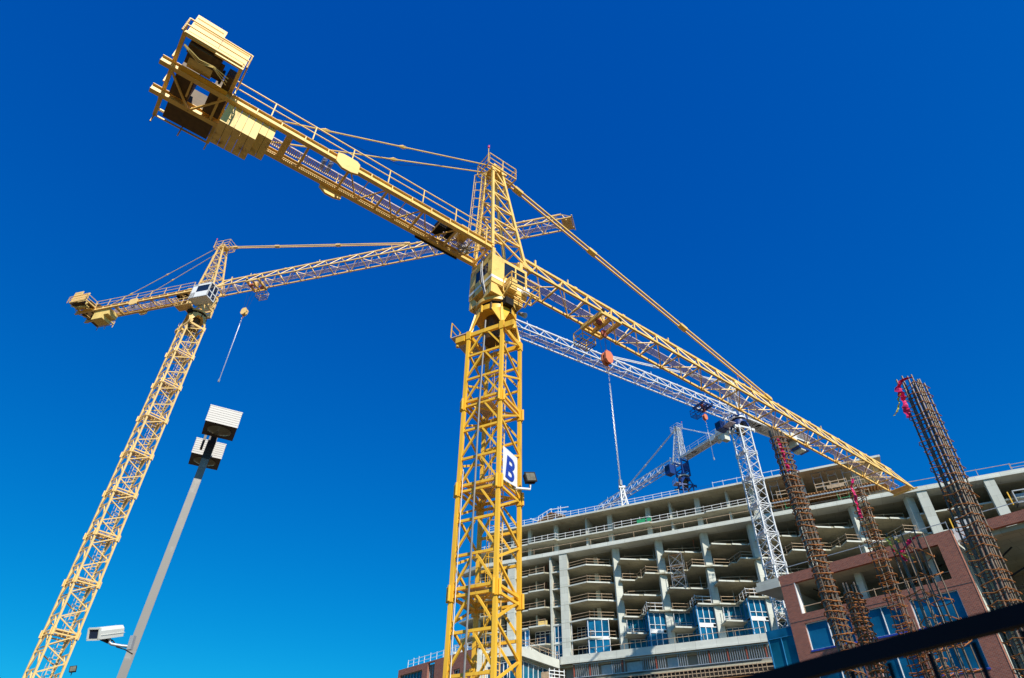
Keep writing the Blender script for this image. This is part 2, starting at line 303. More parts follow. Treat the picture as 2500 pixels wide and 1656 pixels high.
def make_crane(name, label, loc, az, zj, mast_phi, sec_h, z_mast0, mu, mm, cabmat, jib_len, cj_len, near=-1, cabside=-1, style='yellow', group=None, mast_w=WM, det=1, ng=3):
    """root at mast foot, x along the jib, z up. zj = height of jib bottom chord. near = sign of y of the side seen"""
    root = thing(name, label, 'tower crane', (loc[0], loc[1], 0), R(90 - az), group)
    mrot = R(mast_phi) - R(90 - az)
    # mast: sections hang on an aligned frame; joints at z_mast0 - k*sec_h
    ztop = zj - (6.3 if style != 'white' else 1.9)
    zj_ = zj
    n = int(math.ceil((z_mast0) / sec_h))
    proto = None
    zz = z_mast0
    while zz + sec_h * 1.5 < ztop: zz += sec_h
    z_top0 = zz
    zs = []
    k = 0
    while zz > -sec_h + 0.5: zs.append(zz); zz -= sec_h
    zz = z_mast0 + sec_h
    proto = mast_section('mast_section', sec_h, mm, root, zs[0], wid=mast_w, kb=(style == 'yellow'))
    proto.rotation_euler = (0, 0, mrot)
    for z in zs[1:]:
        c = copy_tree(proto, root); c.location = (0, 0, z)
    if zj - 6.3 - (z_mast0 + sec_h) > -0.8 and ztop > z_mast0 + sec_h * 0.5:
        pass
    # top collar of mast, between the last joint and the slewing ring
    q = mast_w / 2 - 0.095
    J = MB()
    for sx in (-1, 1):
        for sy in (-1, 1):
            J.box(sx * q - 0.13, sx * q + 0.13, sy * q - 0.13, sy * q + 0.13, min(z_top0 + sec_h - 0.3, ztop - 0.2), ztop + 0.35)
    for sy in (-1, 1):
        J.bar((-q, sy * q, ztop + 0.1), (q, sy * q, ztop + 0.1), 0.16, 0.26); J.bar((sy * q, -q, ztop + 0.1), (sy * q, q, ztop + 0.1), 0.16, 0.26)
    hd = J.build('mast_head', mm, root, rotz=mrot)
    if style == 'white': zj = zj_ + 3.75; J = None
    # gusset plates from the square head up to the round ring
    r = 1.16; zr = zj - 4.6
    for sx, sy in ((-1, -1), (1, -1), (1, 1), (-1, 1)):
        c = V((sx * q, sy * q, ztop + 0.2)); a0 = math.atan2(sy, sx)
        g = MB()
        p1 = V((r * math.cos(a0 - 0.52), r * math.sin(a0 - 0.52), zr)); p2 = V((r * math.cos(a0), r * math.sin(a0), zr)); p3 = V((r * math.cos(a0 + 0.52), r * math.sin(a0 + 0.52), zr))
        g.plate([c, p2, p1], 0.07); g.plate([c, p3, p2], 0.07)
        g.bar(c + V((0, 0, -0.1)), p2, 0.16, 0.2)
        g.build('gusset', mm if style != 'white' else BS, hd)
    for sx, sy in ((-1, 1), (1, -1), (-1, -1)):
        e = MB(); e.box(sx * (q + 0.5) - 0.28, sx * (q + 0.5) + 0.28, sy * q - 0.16, sy * q + 0.16, ztop - 0.25, ztop + 0.12)
        e.cyl((sx * (q + 0.72), sy * q), 0.1, ztop - 0.45, ztop - 0.2, 10); e.build('jacking_bracket', mm, hd)
    if style != 'white':
        for k in range(12):
            a = k * math.pi / 6 + 0.2; c_, s_ = math.cos(a), math.sin(a)
            MB().bar((c_ * (r + 0.02), s_ * (r + 0.02), zj - 4.78), (c_ * (r + 0.02), s_ * (r + 0.02), zj - 4.26), 0.10, 0.09).build('ring_clamp', DB if k % 2 else mm, root)
        g = MB(); g.tube([(1.22 * math.cos(k * 0.2 - 2.4), 1.22 * math.sin(k * 0.2 - 2.4), zj - 4.15 - 0.06 * math.sin(k)) for k in range(14)], 0.03, 5); g.build('hose', DK, root, True)
        MB().box(-0.35, 0.2, -1.5, -1.18, zj - 4.45, zj - 3.95).build('grease_pump', DK, root)
    # inner drum under the ring, coloured dark to give the shade of the void
    MB().cyl((0, 0), 0.6, zj - 6.3, zj - 4.6, 20).build('slewing_drum', DB, root, True)
    MB().tube([(0, 0, zj - 4.66), (0, 0, zj - 4.32)], r, 40).build('lower_ring', mm if style != 'white' else BS, root, True)
    rb = MB().tube([(0, 0, zj - 4.32), (0, 0, zj - 3.96)], 1.0, 40).build('slewing_bearing', DK, root, True)
    MB().tube([(0, 0, zj - 3.98), (0, 0, zj - 3.72)], r + 0.04, 40).build('upper_ring', mu, root, True)
    if style == 'white': zj = zj_
    # platform on the far side of the head
    pf = MB(); pf.box(-2.4, -1.3, -0.9, 0.9, ztop + 0.55, ztop + 0.6); pf.build('head_platform', GR, hd)
    hrail('handrail', ((-2.4, -0.9, ztop + 0.6), (-2.4, 0.9, ztop + 0.6)), 1.1, hd, mm, 2)
    hrail('handrail', ((-2.4, 0.9, ztop + 0.6), (-1.3, 0.9, ztop + 0.6)), 1.1, hd, mm, 1)
    # turret: four corner posts, flared gussets
    t = MB(); A = 0.95
    if style == 'white':
        t.box(-1.1, 1.1, -1.0, 1.0, zj - 0.1, zj + 0.3); t.build('turret', BS, root); t = MB()
    if style == 'white': pass
    else: t = turret_posts(t, zj, cabside)
    tu = t.build('turret', mu if style == 'yellow' else BS, root) if style != 'white' else None
    # cab
    cs = cabside
    if style == 'yellow' and cabmat is not WG:
        y0, y1 = (cs * 1.16, -cs * 0.95); x0, x1 = -1.19, 1.45; zb, zt = zj - 2.95, zj - 0.62
        # walls as plates around window openings
        c = MB(); ya = cs * 1.16
        def wall(c, x0, x1, z0, z1, yy, wx0, wx1, wz0, wz1, tck=0.05):
            s_ = 1 if yy > 0 else -1; a, b = sorted((yy, yy - s_ * tck))
            c.box(x0, wx0, a, b, z0, z1); c.box(wx1, x1, a, b, z0, z1); c.box(wx0, wx1, a, b, z0, wz0); c.box(wx0, wx1, a, b, wz1, z1)
        wall(c, x0, x1, zb, zt, ya, -0.28, 1.30, zj - 2.10, zj - 0.86)
        wall(c, x0, x1, zb, zt, -ya, -0.2, 0.9, zj - 2.1, zj - 1.0)
        ym, yM = -1.11, 1.11
        # rear wall with window
        c.box(x0, x0 + 0.05, ym, -0.75 if cs < 0 else -0.2, zb, zt); c.box(x0, x0 + 0.05, 0.55, yM, zb, zt)
        c.box(x0, x0 + 0.05, ym, yM, zb, zj - 1.95) ; c.box(x0, x0 + 0.05, ym, yM, zj - 1.05, zt)
        c.box(x1 - 0.05, x1, ym, yM, zb, zj - 2.35); c.box(x1 - 0.05, x1, ym, yM, zj - 0.85, zt)
        for yy in (-1.11, 1.03): c.box(x1 - 0.05, x1, yy, yy + 0.08, zj - 2.35, zj - 0.85)
        c.box(x0, x1, ym, yM, zt, zt + 0.06); c.box(x0, x1, ym, yM, zb - 0.06, zb)
        cab = c.build('cab', mu, root)
        f = cs * 1.13
        MB().box(-0.28, 1.30, min(f, f - cs * 0.02), max(f, f - cs * 0.02), zj - 2.10, zj - 0.86).build('window', GD, cab)
        MB().box(0.52, 0.62, min(ya + cs * 0.01, ya), max(ya + cs * 0.01, ya), zj - 2.10, zj - 0.86).build('window_bar', mu, cab)
        MB().box(x0 + 0.02, x0 + 0.03, -0.75, 0.55, zj - 1.95, zj - 1.05).build('window', GD, cab)
        MB().box(x1 - 0.03, x1 - 0.02, -1.03, 1.03, zj - 2.35, zj - 0.85).build('window', GD, cab)
        st = MB(); st.box(x0 - 0.015, x1 + 0.01, ya + cs * 0.015 if cs < 0 else ya, ya if cs < 0 else ya + 0.015, zj - 2.62, zj - 2.42)
        st.box(x0 - 0.015, x0, ym - 0.05, yM + 0.05, zj - 2.62, zj - 2.42); st.build('white_stripe', WG, cab)
        # small platform with rail, controls box below the window
        py = cs * 1.2; pz = zj - 3.35
        g = MB(); g.bar((-0.35, py + cs * 0.8, pz), (1.7, py + cs * 0.8, pz), 0.06, 0.08); g.bar((-0.35, py, pz), (1.7, py, pz), 0.06, 0.08); g.bar((1.7, py, pz), (1.7, py + cs * 0.8, pz), 0.06, 0.08)
        g.bar((-0.35, py, pz - 0.35), (-0.35, py + cs * 0.8, pz), 0.07); g.bar((1.2, py, pz - 0.45), (1.2, py + cs * 0.8, pz), 0.09)
        pl = g.build('cab_platform', mu, root)
        hrail('handrail', ((-0.35, py + cs * 0.8, pz), (1.7, py + cs * 0.8, pz)), 1.0, pl, mu, 2, 0.026)
        hrail('handrail', ((1.7, py, pz), (1.7, py + cs * 0.8, pz)), 1.0, pl, mu, 1, 0.026)
        hrail('handrail', ((-0.35, py, pz), (-0.35, py + cs * 0.8, pz)), 1.0, pl, mu, 1, 0.026)
        MB().box(-0.2, 0.35, py + (cs * 0.42 if cs < 0 else 0.02), py + (cs * 0.02 if cs < 0 else 0.42), pz + 0.05, pz + 0.95).build('slewing_motor', mu, pl)
        MB().box(1.0, 1.4, py + (cs * 0.25 if cs < 0 else 0.02), py + (cs * 0.02 if cs < 0 else 0.25), pz + 0.55, pz + 0.95).build('junction_box', WG, pl)
        hn = MB(); hn.tube([(1.25, cs * 0.6, zj - 3.8), (1.45, cs * 1.0, zj - 4.15)], 0.10, 10, 0.17); hn.build('horn', GY, root, True)
        # hoses on the rear face
        h = MB()
        for dy in (0.0, 0.13): h.tube([(x0 - 0.08, -0.25 + dy, zj - 0.2), (x0 - 0.12, -0.3 + dy, zj - 1.5), (x0 - 0.1, -0.45 + dy, zj - 2.5), (x0 + 0.1, -0.5 + dy, zj - 3.5)], 0.035, 5)
        h.build('hose', GY, root, True)
        h = MB(); h.tube([(x0 - 0.1, -0.12, zj - 1.0), (x0 - 0.16, -0.2, zj - 2.2), (x0 - 0.1, -0.4, zj - 3.0)], 0.03, 5); h.build('hose', DK, root, True)
    elif style == 'yellow':
        # separate white cab with big windows on the jib side
        x0, x1 = 0.2, 2.9; a, b = sorted((cs * 1.1, cs * 2.6)); zb, zt = zj - 3.3, zj - 0.9
        c = MB(); c.box(x0, x1, a, b, zb, zb + 0.12); c.box(x0, x1, a, b, zt - 0.1, zt); c.box(x0, x0 + 0.06, a, b, zb, zt)
        yo = cs * 2.6; ya, yb = sorted((yo, yo - cs * 0.06))
        c.box(x0, x1, ya, yb, zb, zb + 0.95); c.box(x0, x0 + 0.75, ya, yb, zb, zt); c.box(x1 - 0.15, x1, ya, yb, zb, zt); c.box(x0, x1, ya, yb, zt - 0.35, zt)
        c.box(x0, x1, min(cs * 1.1, cs * 1.16), max(cs * 1.1, cs * 1.16), zb, zt)
        for yy in (a, b - 0.1, (a + b) / 2 - 0.04): c.box(x1 - 0.08, x1, yy, yy + 0.1, zb, zt)
        c.box(x1 - 0.08, x1, a, b, zj - 2.35, zj - 2.22)
        cab = c.build('cab', WG, root)
        MB().box(x0 + 0.75, x1 - 0.15, min(yo - cs * 0.02, yo - cs * 0.04), max(yo - cs * 0.02, yo - cs * 0.04), zb + 0.95, zt - 0.35).build('window', GD, cab)
        MB().box(x1 - 0.05, x1 - 0.03, a + 0.1, b - 0.1, zb + 0.12, zt - 0.1).build('window', GD, cab)
        MB().box(-1.3, -1.0, cs * 0.9 - 0.4, cs * 0.9 + 0.4, zj - 3.2, zj - 2.2).build('junction_box', mu, root)
        g = MB(); a2, b2 = sorted((cs * 1.1, cs * 2.2)); g.box(-2.0, 0.1, a2, b2, zj - 3.75, zj - 3.7); pl = g.build('cab_platform', mu, root)
        hrail('handrail', ((-2.0, cs * 2.2, zj - 3.7), (0.1, cs * 2.2, zj - 3.7)), 1.1, pl, mu, 2, 0.03)
        hrail('handrail', ((-2.0, cs * 1.1, zj - 3.7), (-2.0, cs * 2.2, zj - 3.7)), 1.1, pl, mu, 1, 0.03)
    else:
        c = MB(); a, b = sorted((cs * 1.2, cs * 2.7)); wz = 0.9 if style == 'white' else 0.0
        if wz: a, b = sorted((cs * 1.15, cs * 2.2))
        c.box(1.0, 2.6, a, b, zj - 3.0 + 2 * wz * 0.8, zj - 0.9 + wz * 0.6); cab = c.build('cab', BS, root)
        MB().box(2.6, 2.62, a + 0.1, b - 0.1, zj - 2.7 + 2 * wz * 0.8, zj - 1.1 + wz * 0.6).build('window', GD, cab)
        yo = cs * (2.21 if wz else 2.71); MB().box(1.2, 2.5, min(yo, yo + cs * 0.01), max(yo, yo + cs * 0.01), zj - 2.2 + 2 * wz * 0.6, zj - 1.1 + wz * 0.6).build('window', GD, cab)
    # A-frame (tower head)
    AZ = zj + 9.0
    if style == 'distant': AZ = zj + 8.0
    if style == 'white': AZ = zj + 6.5
    legs = []
    bx = {-1: -1.05, 1: 1.45}; tx = {-1: -0.95, 1: -0.2}
    if style == 'white': bx = {-1: -0.5, 1: 0.5}; tx = {-1: -0.3, 1: 0.2}
    pts = {}
    for sx in (-1, 1):
        for sy in (-1, 1):
            p0, p1 = V((bx[sx], sy * 0.92, zj + 0.25)), V((tx[sx], sy * 0.42, AZ)); pts[sx, sy] = (p0, p1)
            legs.append((p0, p1))
    af = MB(); af.box(-1.1, 0.2, -0.5, 0.5, AZ - 0.12, AZ + 0.02)
    for sy in (-1, 1): af.box(-0.9, -0.1, sy * 0.42 - 0.03, sy * 0.42 + 0.03, AZ, AZ + 0.55); 
    af.tube([(-0.5, -0.45, AZ + 0.3), (-0.5, 0.45, AZ + 0.3)], 0.28, 14)
    head = af.build('tower_head', mu, root)
    for p0, p1 in legs: MB().bar(p0, p1, 0.17).build('leg', mu, head)
    nl = 6
    def P(sx, sy, t_): return pts[sx, sy][0].lerp(pts[sx, sy][1], t_)
    for i in range(nl):
        t0, t1 = i / nl, (i + 1) / nl
        for sy in (-1, 1):
            MB().bar(P(-1, sy, t1), P(1, sy, t0), 0.09).build('brace', mu, head)
            if i: MB().bar(P(-1, sy, t0), P(1, sy, t0), 0.10).build('brace', mu, head)
        for sx in (-1, 1):
            MB().bar(P(sx, -1, t0), P(sx, 1, t1), 0.07).build('brace', mu, head)
            if i: MB().bar(P(sx, -1, t0), P(sx, 1, t0), 0.07).build('brace', mu, head)
    # apex platform and rails
    pa = MB(); pa.box(-0.95, 0.85, -0.1, 0.1, AZ - 0.22, AZ - 0.17); pa.bar((-1.5, 0.3, AZ - 0.2), (0.85, 0.3, AZ - 0.2), 0.06); pa.bar((-1.5, -0.3, AZ - 0.2), (0.85, -0.3, AZ - 0.2), 0.06); pa.bar((-0.4, -0.72, AZ - 0.2), (-0.4, 0.72, AZ - 0.2), 0.06)
    for x in (-1.5, 0.85): pa.bar((x, -0.72, AZ - 0.2), (x, 0.72, AZ - 0.2), 0.08)
    for y in (-0.72, 0.72): pa.bar((-1.5, y, AZ - 0.2), (0.85, y, AZ - 0.2), 0.08)
    if style == 'white': pa = MB().box(-0.4, 0.4, -0.4, 0.4, AZ - 0.1, AZ)
    po = pa.build('apex_platform', mu, root)
    for y in (-0.72, 0.72) if style != 'white' else (): hrail('handrail', ((-1.5, y, AZ - 0.2), (0.85, y, AZ - 0.2)), 1.15, po, mu, 2, 0.026)
    for x in (-1.5, 0.85) if style != 'white' else (): hrail('handrail', ((x, -0.72, AZ - 0.2), (x, 0.72, AZ - 0.2)), 1.15, po, mu, 1, 0.026)
    bc = MB(); bc.bar((-1.6, near * 0.72, AZ - 0.2), (-1.6, near * 0.72, AZ + 1.45), 0.04); bc.build('beacon_pole', mu, root)
    bl = MB(); bl.cyl((-1.6, near * 0.72), 0.075, AZ + 1.45, AZ + 1.68, 10); bl.build('beacon', PINK, root, True)
    # caged ladder behind the A-frame
    ld = MB(); la, lb = V((-1.35, 0.45 * -near, zj + 0.5)), V((-1.25, 0.2 * -near, AZ - 0.2))
    for dy in (-0.22, 0.22): ld.bar(la + V((0, dy, 0)), lb + V((0, dy, 0)), 0.05)
    for i in range(28):
        p = la.lerp(lb, i / 28); ld.bar(p + V((0, -0.22, 0)), p + V((0, 0.22, 0)), 0.03)
    ld.build('ladder', mu, root)
    lc = MB()
    for i in range(8):
        p = la.lerp(lb, 0.16 + i * 0.105); lc.tube([p + V(k) for k in ((0, -0.3, 0), (-0.4, -0.38, 0), (-0.75, 0, 0), (-0.4, 0.38, 0), (0, 0.3, 0))], 0.025, 5)
    for k in ((-0.4, -0.38, 0), (-0.75, 0, 0), (-0.4, 0.38, 0)): lc.bar(la.lerp(lb, 0.16) + V(k), la.lerp(lb, 0.9) + V(k), 0.03)
    lc.build('ladder_cage', mu, root)
    # ---------------- jib: triangular truss, two bottom chords and one top chord
    HW, TH = 0.9, 1.9
    npan = int(round((jib_len - 2) / 2.32)); pl_ = (jib_len - 2) / npan; nper = 2
    def jibsec(x0, k, parent_mat):
        L = pl_ * nper; g = MB()
        for sy in (-1, 1): g.box(0, L - 0.02, sy * HW - 0.075, sy * HW + 0.075, -0.075, 0.075)
        g.box(0, L - 0.02, -0.085, 0.085, TH - 0.085, TH + 0.085)
        for xx in (0.0,):
            for sy in (-1, 1): g.box(-0.1, 0.1, sy * HW - 0.11, sy * HW + 0.11, -0.11, 0.11)
            g.box(-0.12, 0.12, -0.12, 0.12, TH - 0.12, TH + 0.12)
        s = g.build('jib_section', mu, root, loc=(x0, 0, zj))
        for j in range(nper):
            a, mid, b = j * pl_, (j + 0.5) * pl_, (j + 1) * pl_
            for sy in (-1, 1):
                MB().bar((a + 0.03, sy * HW, 0), (mid, 0, TH), 0.075).build('brace', mu, s)
                MB().bar((b - 0.03, sy * HW, 0), (mid, 0, TH), 0.075).build('brace', mu, s)
            MB().bar((a, -HW, 0), (a, HW, 0), 0.09).build('strut', mu, s)
            MB().bar((a, -HW if j % 2 else HW, 0), (b, HW if j % 2 else -HW, 0), 0.06).build('brace', mu, s)
        w = grating(0, L, 0.12 * -near - 0.27, 0.12 * -near + 0.27, 0.10); w.build('walkway', GR, s)
        return s
    js = jibsec(2.0, 0, mu); nsec = npan // nper
    for k in range(1, nsec):
        c = copy_tree(js, root); c.location = (2.0 + k * pl_ * nper, 0, zj)
    # root of the jib
    rr = MB()
    for sy in (-1, 1):
        rr.box(0.9, 2.0, sy * HW - 0.08, sy * HW + 0.08, zj - 0.08, zj + 0.08); rr.bar((2.0, sy * HW, zj), (2.0, 0, zj + TH), 0.11)
        rr.bar((1.3, sy * HW, zj + 0.25), (2.0, sy * HW, zj), 0.2, 0.34)
    rr.bar((1.0, -HW, zj), (1.0, HW, zj), 0.12); rr.bar((2.0, -HW, zj), (2.0, HW, zj), 0.12); rr.build('jib_root', mu, root)
    MB().bar((3.1, 0, zj + TH), (3.1, 0, zj + TH + 0.55), 0.11).build('rope_guide', mu, root)
    xe = 2.0 + nsec * pl_ * nper
    te = MB(); 
    for sy in (-1, 1): te.box(xe, xe + 1.4, sy * HW - 0.06, sy * HW + 0.06, zj - 0.06, zj + 0.06); te.bar((xe, 0, zj + TH), (xe + 1.4, sy * HW, zj), 0.08)
    te.bar((xe + 1.4, -HW - 0.3, zj), (xe + 1.4, HW + 0.3, zj), 0.12); te.box(xe + 0.1, xe + 1.3, -HW, HW, zj - 0.03, zj + 0.02)
    te.bar((xe + 0.7, -HW, zj - 0.3), (xe + 0.7, HW, zj - 0.3), 0.14); te.build('jib_tip', mu, root)
    for i in range(4): MB().bar((6 + i * 10.2, 0, zj + TH), (6 + i * 10.2, 0, zj + TH + 0.5), 0.07).build('rope_guide', mu, root)
    # pendants
    xp = min(29.0, jib_len * 0.6)
    pn = MB(); ap = V((0.0, 0, AZ + 0.15)); ep = V((xp, 0, zj + TH + 0.12))
    for sy in (-0.13, 0.13): pn.bar(ap + V((0, sy, 0)), ep + V((0, sy, 0)), 0.11)
    pf_ = pn.build('pendant_bar', mu, root)
    for t_ in (0.055, 0.30, 0.635, 0.985):
        p, p2 = ap.lerp(ep, t_ - 0.012), ap.lerp(ep, t_ + 0.012); MB().bar(p, p2, 0.40, 0.24).build('pin_joint', mu, pf_)
    e2 = min(15.3, cj_len * 0.78)
    for sy in (-1, 1):
        a2, b2 = V((-0.9, sy * 0.35, AZ + 0.25)), V((-e2, sy * 0.8, zj + 0.45))
        pr_ = MB().tube([a2, b2], 0.045, 8).build('pendant_rod', mu, root, True)
        for t_ in (0.48, 0.80):
            p, p2, p3 = a2.lerp(b2, t_ - 0.02), a2.lerp(b2, t_), a2.lerp(b2, t_ + 0.02)
            g = MB(); g.tube([p, p2], 0.05, 6, 0.13); g.tube([p2, p3], 0.13, 6, 0.05); g.build('pin_joint', mu, pr_)
    MB().tube([(-0.8, 0.2 * near, AZ + 0.5), (-e2 * 0.5, 0.3 * near, zj + 3.6), (-e2, 0.4 * near, zj + 1.6)], 0.012, 4).build('wire', DK, root)
    # ---------------- counter jib: two deep I-beams
    cl = cj_len
    def ibeam(x0, x1, y, z0, z1, g, fw_=0.26):
        g.box(x0, x1, y - 0.02, y + 0.02, z0, z1); g.box(x0, x1, y - fw_ / 2, y + fw_ / 2, z0 - 0.03, z0); g.box(x0, x1, y - fw_ / 2, y + fw_ / 2, z1, z1 + 0.03)
    for sy in (-1, 1):
        g = MB(); ibeam(-cl - 0.15, -1.0, sy * HW, zj, zj + 0.42, g)
        bm = g.build('counter_jib_beam', mu, root)
        for xx in [-1.6 - i * 1.3 for i in range(int((cl - 3) / 1.3))]:
            g = MB(); g.box(xx - 0.03, xx + 0.03, sy * HW + (0.02 if sy > 0 else -0.13), sy * HW + (0.13 if sy > 0 else -0.02), zj, zj + 0.42)
            g.build('stiffener', mu, bm)
        g = MB(); g.poly([], []); yy = sy * (HW + 0.15)
        g.plate([(-10.2, yy, zj - 0.35), (-10.6, yy, zj - 0.5), (-11.1, yy, zj - 0.5), (-11.5, yy, zj - 0.2), (-11.5, yy, zj + 0.5), (-11.2, yy, zj + 0.62), (-10.4, yy, zj + 0.62), (-10.2, yy, zj + 0.45)], 0.14)
        g.build('splice_plate', mu, bm)
    xs_ = [-1.2 - i * 2.35 for i in range(int((cl - 2) / 2.35) + 1)]
    for i, xx in enumerate(xs_):
        MB().bar((xx, -HW, zj + 0.1), (xx, HW, zj + 0.1), 0.12, 0.16).build('crossbeam', mu, root)
        if i and xx > -cl + 8:
            a, b = xs_[i - 1], xx
            MB().bar((a, -HW, zj + 0.08), ((a + b) / 2, HW, zj + 0.08), 0.07).build('brace', mu, root)
            MB().bar(((a + b) / 2, HW, zj + 0.08), (b, -HW, zj + 0.08), 0.07).build('brace', mu, root)
            MB().bar(((a + b) / 2, HW, zj + 0.02), ((a + b) / 2, -HW, zj + 0.02), 0.05).build('brace', mu, root)
    MB().bar((-14.0 if cl > 15 else -9, -HW, zj + 0.15), (-14.0 if cl > 15 else -9, HW, zj + 0.15), 0.34, 0.3).build('crossbeam', mu, root)
    # walkways and rails
    grating(-cl + 3, -2.2, 0.15, 0.62, zj + 0.46).build('walkway', GR, root); grating(-cl + 3, -2.2, -0.85, -0.55, zj + 0.46).build('walkway', GR, root)
    for sy in (-1, 1):
        hrail('handrail', ((-cl + 2.9, sy * (HW + 0.12), zj + 0.45), (-1.6, sy * (HW + 0.12), zj + 0.45)), 1.15, root, mu, int((cl - 4) / 2.3), 0.026)
    # winch, coils, motor
    wn = MB(); wn.tube([(-3.6, -0.55, zj + 0.75), (-3.6, 0.45, zj + 0.75)], 0.34, 16); wn.build('winch_drum', DK, root, True)
    MB().box(-3.1, -2.5, -0.5, 0.3, zj + 0.5, zj + 1.25).build('motor', mu, root)
    MB().box(-4.6, -4.1, -0.4, 0.4, zj + 0.2, zj + 0.75).build('motor', DK, root)
    cw_ = MB()
    for i in range(14):
        a0 = random.uniform(0, 6.28); rr_ = random.uniform(0.28, 0.42); cx_, cy_ = -2.3 + random.uniform(-0.15, 0.15), 0.25 + random.uniform(-0.1, 0.1)
        cw_.tube([(cx_ + rr_ * math.cos(a0 + k * 0.7), cy_ + rr_ * math.sin(a0 + k * 0.7) * 0.8, zj + 0.2 + 0.25 * math.sin(a0 + k)) for k in range(10)], 0.02, 4)
    cw_.build('cable_coil', GY, root)
    for xx in (-11.6, -11.95):
        g = MB()
        for i in range(4): g.tube([(xx + 0.05 * i, (0.30 + .02 * i) * math.cos(k * 0.524), zj + 0.45 + (0.34 + .02 * i) * math.sin(k * 0.524)) for k in range(13)], 0.018, 4)
        g.build('cable_coil', GY, root)
    MB().box(-5.4, -2.4, -near * 0.98, -near * 1.02, zj - 0.2, zj + 0.2).build('side_panel', DK, root) if cl > 15 else None
    # ---------------- counterweights
    big = cl > 15
    cx0 = -17.2 if big else -cl + 1.2
    nblk = 7 if big else 5
    for i in range(nblk):
        tall = i < (nblk - 2)
        zb = zj - (1.55 if tall else 0.95)
        g = MB(); x_ = cx0 + i * 0.355
        g.box(x_ + 0.008, x_ + 0.345, -0.76, 0.76, zb, zj + 0.05)
        o = g.build('counterweight_block', YC if style == 'yellow' else CO, root)
    # ---------------- machinery platform at the end
    if style == 'yellow':
        x0, x1, yN, yF = -cl - 0.05 + (0.35 if True else 0), -17.35, near * 2.75, -near * 2.65
        x0 = -cl + 0.35
        g = MB()
        for xx in (x0, x1): g.bar((xx, yF, zj + 0.52), (xx, yN, zj + 0.52), 0.17, 0.18)
        g.bar((x0, yF, zj + 0.5), (x1, yF, zj + 0.5), 0.07, 0.08); g.bar((x0, yN, zj + 0.5), (x1, yN, zj + 0.5), 0.10, 0.16)
        g.bar((x0, yF + near * 0.5, zj + 0.5), (x1, yF + near * 0.5, zj + 0.5), 0.06, 0.08)
        pm = g.build('machinery_frame', mu, root)
        xm = (x0 + x1) / 2
        MB().bar((x0, near * HW, zj - 0.02), (xm, -near * HW, zj - 0.02), 0.09).build('brace', mu, pm)
        MB().bar((x1, near * HW, zj - 0.02), (xm, -near * HW, zj - 0.02), 0.09).build('brace', mu, pm)
        MB().bar((xm - 0.3, near * HW, zj), (xm - 0.3, -near * 0.2, zj), 0.09).build('brace', mu, pm)
        xN = near
        # housings above: tall outer panel half and lower half
        def yb(a, b): return tuple(sorted((a, b)))
        a, b = yb(near * 2.62, near * 2.72)
        g = MB(); g.box(x0 + 0.05, xm + 0.1, a, b, zj + 0.35, zj + 2.35); hp = g.build('siding_panel', mu, root)
        g = MB(); g.box(xm + 0.12, x1 + 0.1, a, b, zj + 0.25, zj + 1.75); g.build('siding_panel', mu, root)
        g = MB()
        for i in (1, 4, 6): g.box(x0 + 0.1, x1 + 0.05, near * 2.75 - 0.012, near * 2.75 + 0.012, zj + 0.42 + i * 0.27, zj + 0.445 + i * 0.27) if i < 5 else g.box(x0 + 0.1, xm, near * 2.75 - 0.012, near * 2.75 + 0.012, zj + 0.42 + i * 0.27, zj + 0.445 + i * 0.27)
        g.build('siding_rib', mu, hp)
        hrail('handrail', ((x0 - 0.1, near * 2.95, zj + 0.2), (x1 + 0.2, near * 2.95, zj + 0.2)), 1.15, root, mu, 1, 0.03)
        hrail('handrail', ((x0 - 0.1, near * 2.95, zj + 0.2), (x0 - 0.1, -near * 0.2, zj + 0.2)), 1.1, root, mu, 2, 0.03)
        hrail('handrail', ((x1 + 0.2, near * 2.95, zj + 0.2), (x1 + 0.2, near * 1.1, zj + 0.2)), 1.1, root, mu, 1, 0.03)
        hrail('handrail', ((x0, yF, zj - 0.1), (x1, yF, zj - 0.1)), 1.1, root, mu, 2, 0.03)
        hrail('handrail', ((x0, yF, zj - 0.1), (x0, yF + near * 1.6, zj - 0.1)), 1.1, root, mu, 1, 0.03)
        a, b = yb(near * 0.15, near * 2.5); c_, d_ = yb(-near * 1.0, -near * 2.1)
        MB().box(x0 + 0.3, x1 - 0.1, *yb(near * 1.0, near * 1.28), zj + 0.02, zj + 0.05).build('deck', YM, root)
        MB().tube([(x0 + 0.55, near * 1.5, zj + 0.75), (xm + 0.3, near * 1.5, zj + 0.75)], 0.52, 20).build('hoist_drum', YC, root, True)
        MB().box(x0 + 0.35, xm + 0.5, *yb(near * 2.0, near * 2.5), zj + 0.2, zj + 1.3).build('gearbox', DB, root)
        MB().box(x0 + 0.3, xm - 0.2, *yb(near * 0.7, -near * 0.6), zj + 0.1, zj + 1.6).build('gearbox', DB, root)
        MB().box(x1 - 0.8, x1 + 0.0, *yb(near * 0.7, -near * 0.6), zj + 0.1, zj + 1.5).build('gearbox', DB, root)
        MB().box(x0 + 0.4, x1 - 0.1, c_, d_, zj + 0.05, zj + 1.9).build('switch_cabinet', DB, root)
        g = MB()
        for i in range(3):
            g.tube([(x0 + 0.2, near * 2.4, zj + 0.1 - 0.05 * i), (x0 + 1.0, near * (2.2 - .1 * i), zj - 0.1), (xm + 0.3, near * 2.3, zj - 0.15 - 0.05 * i), (x1 - 0.3, near * (2.0 - .2 * i), zj - 0.0)], 0.03, 5)
        g.build('hose', YC, root)
        MB().box(x0 + 0.4, xm + 0.7, *yb(near * 1.35, near * 2.35), zj + 0.3, zj + 0.36).build('dark_undertray', DB, root)  # added dark sheet that deepens the shade inside the machinery platform
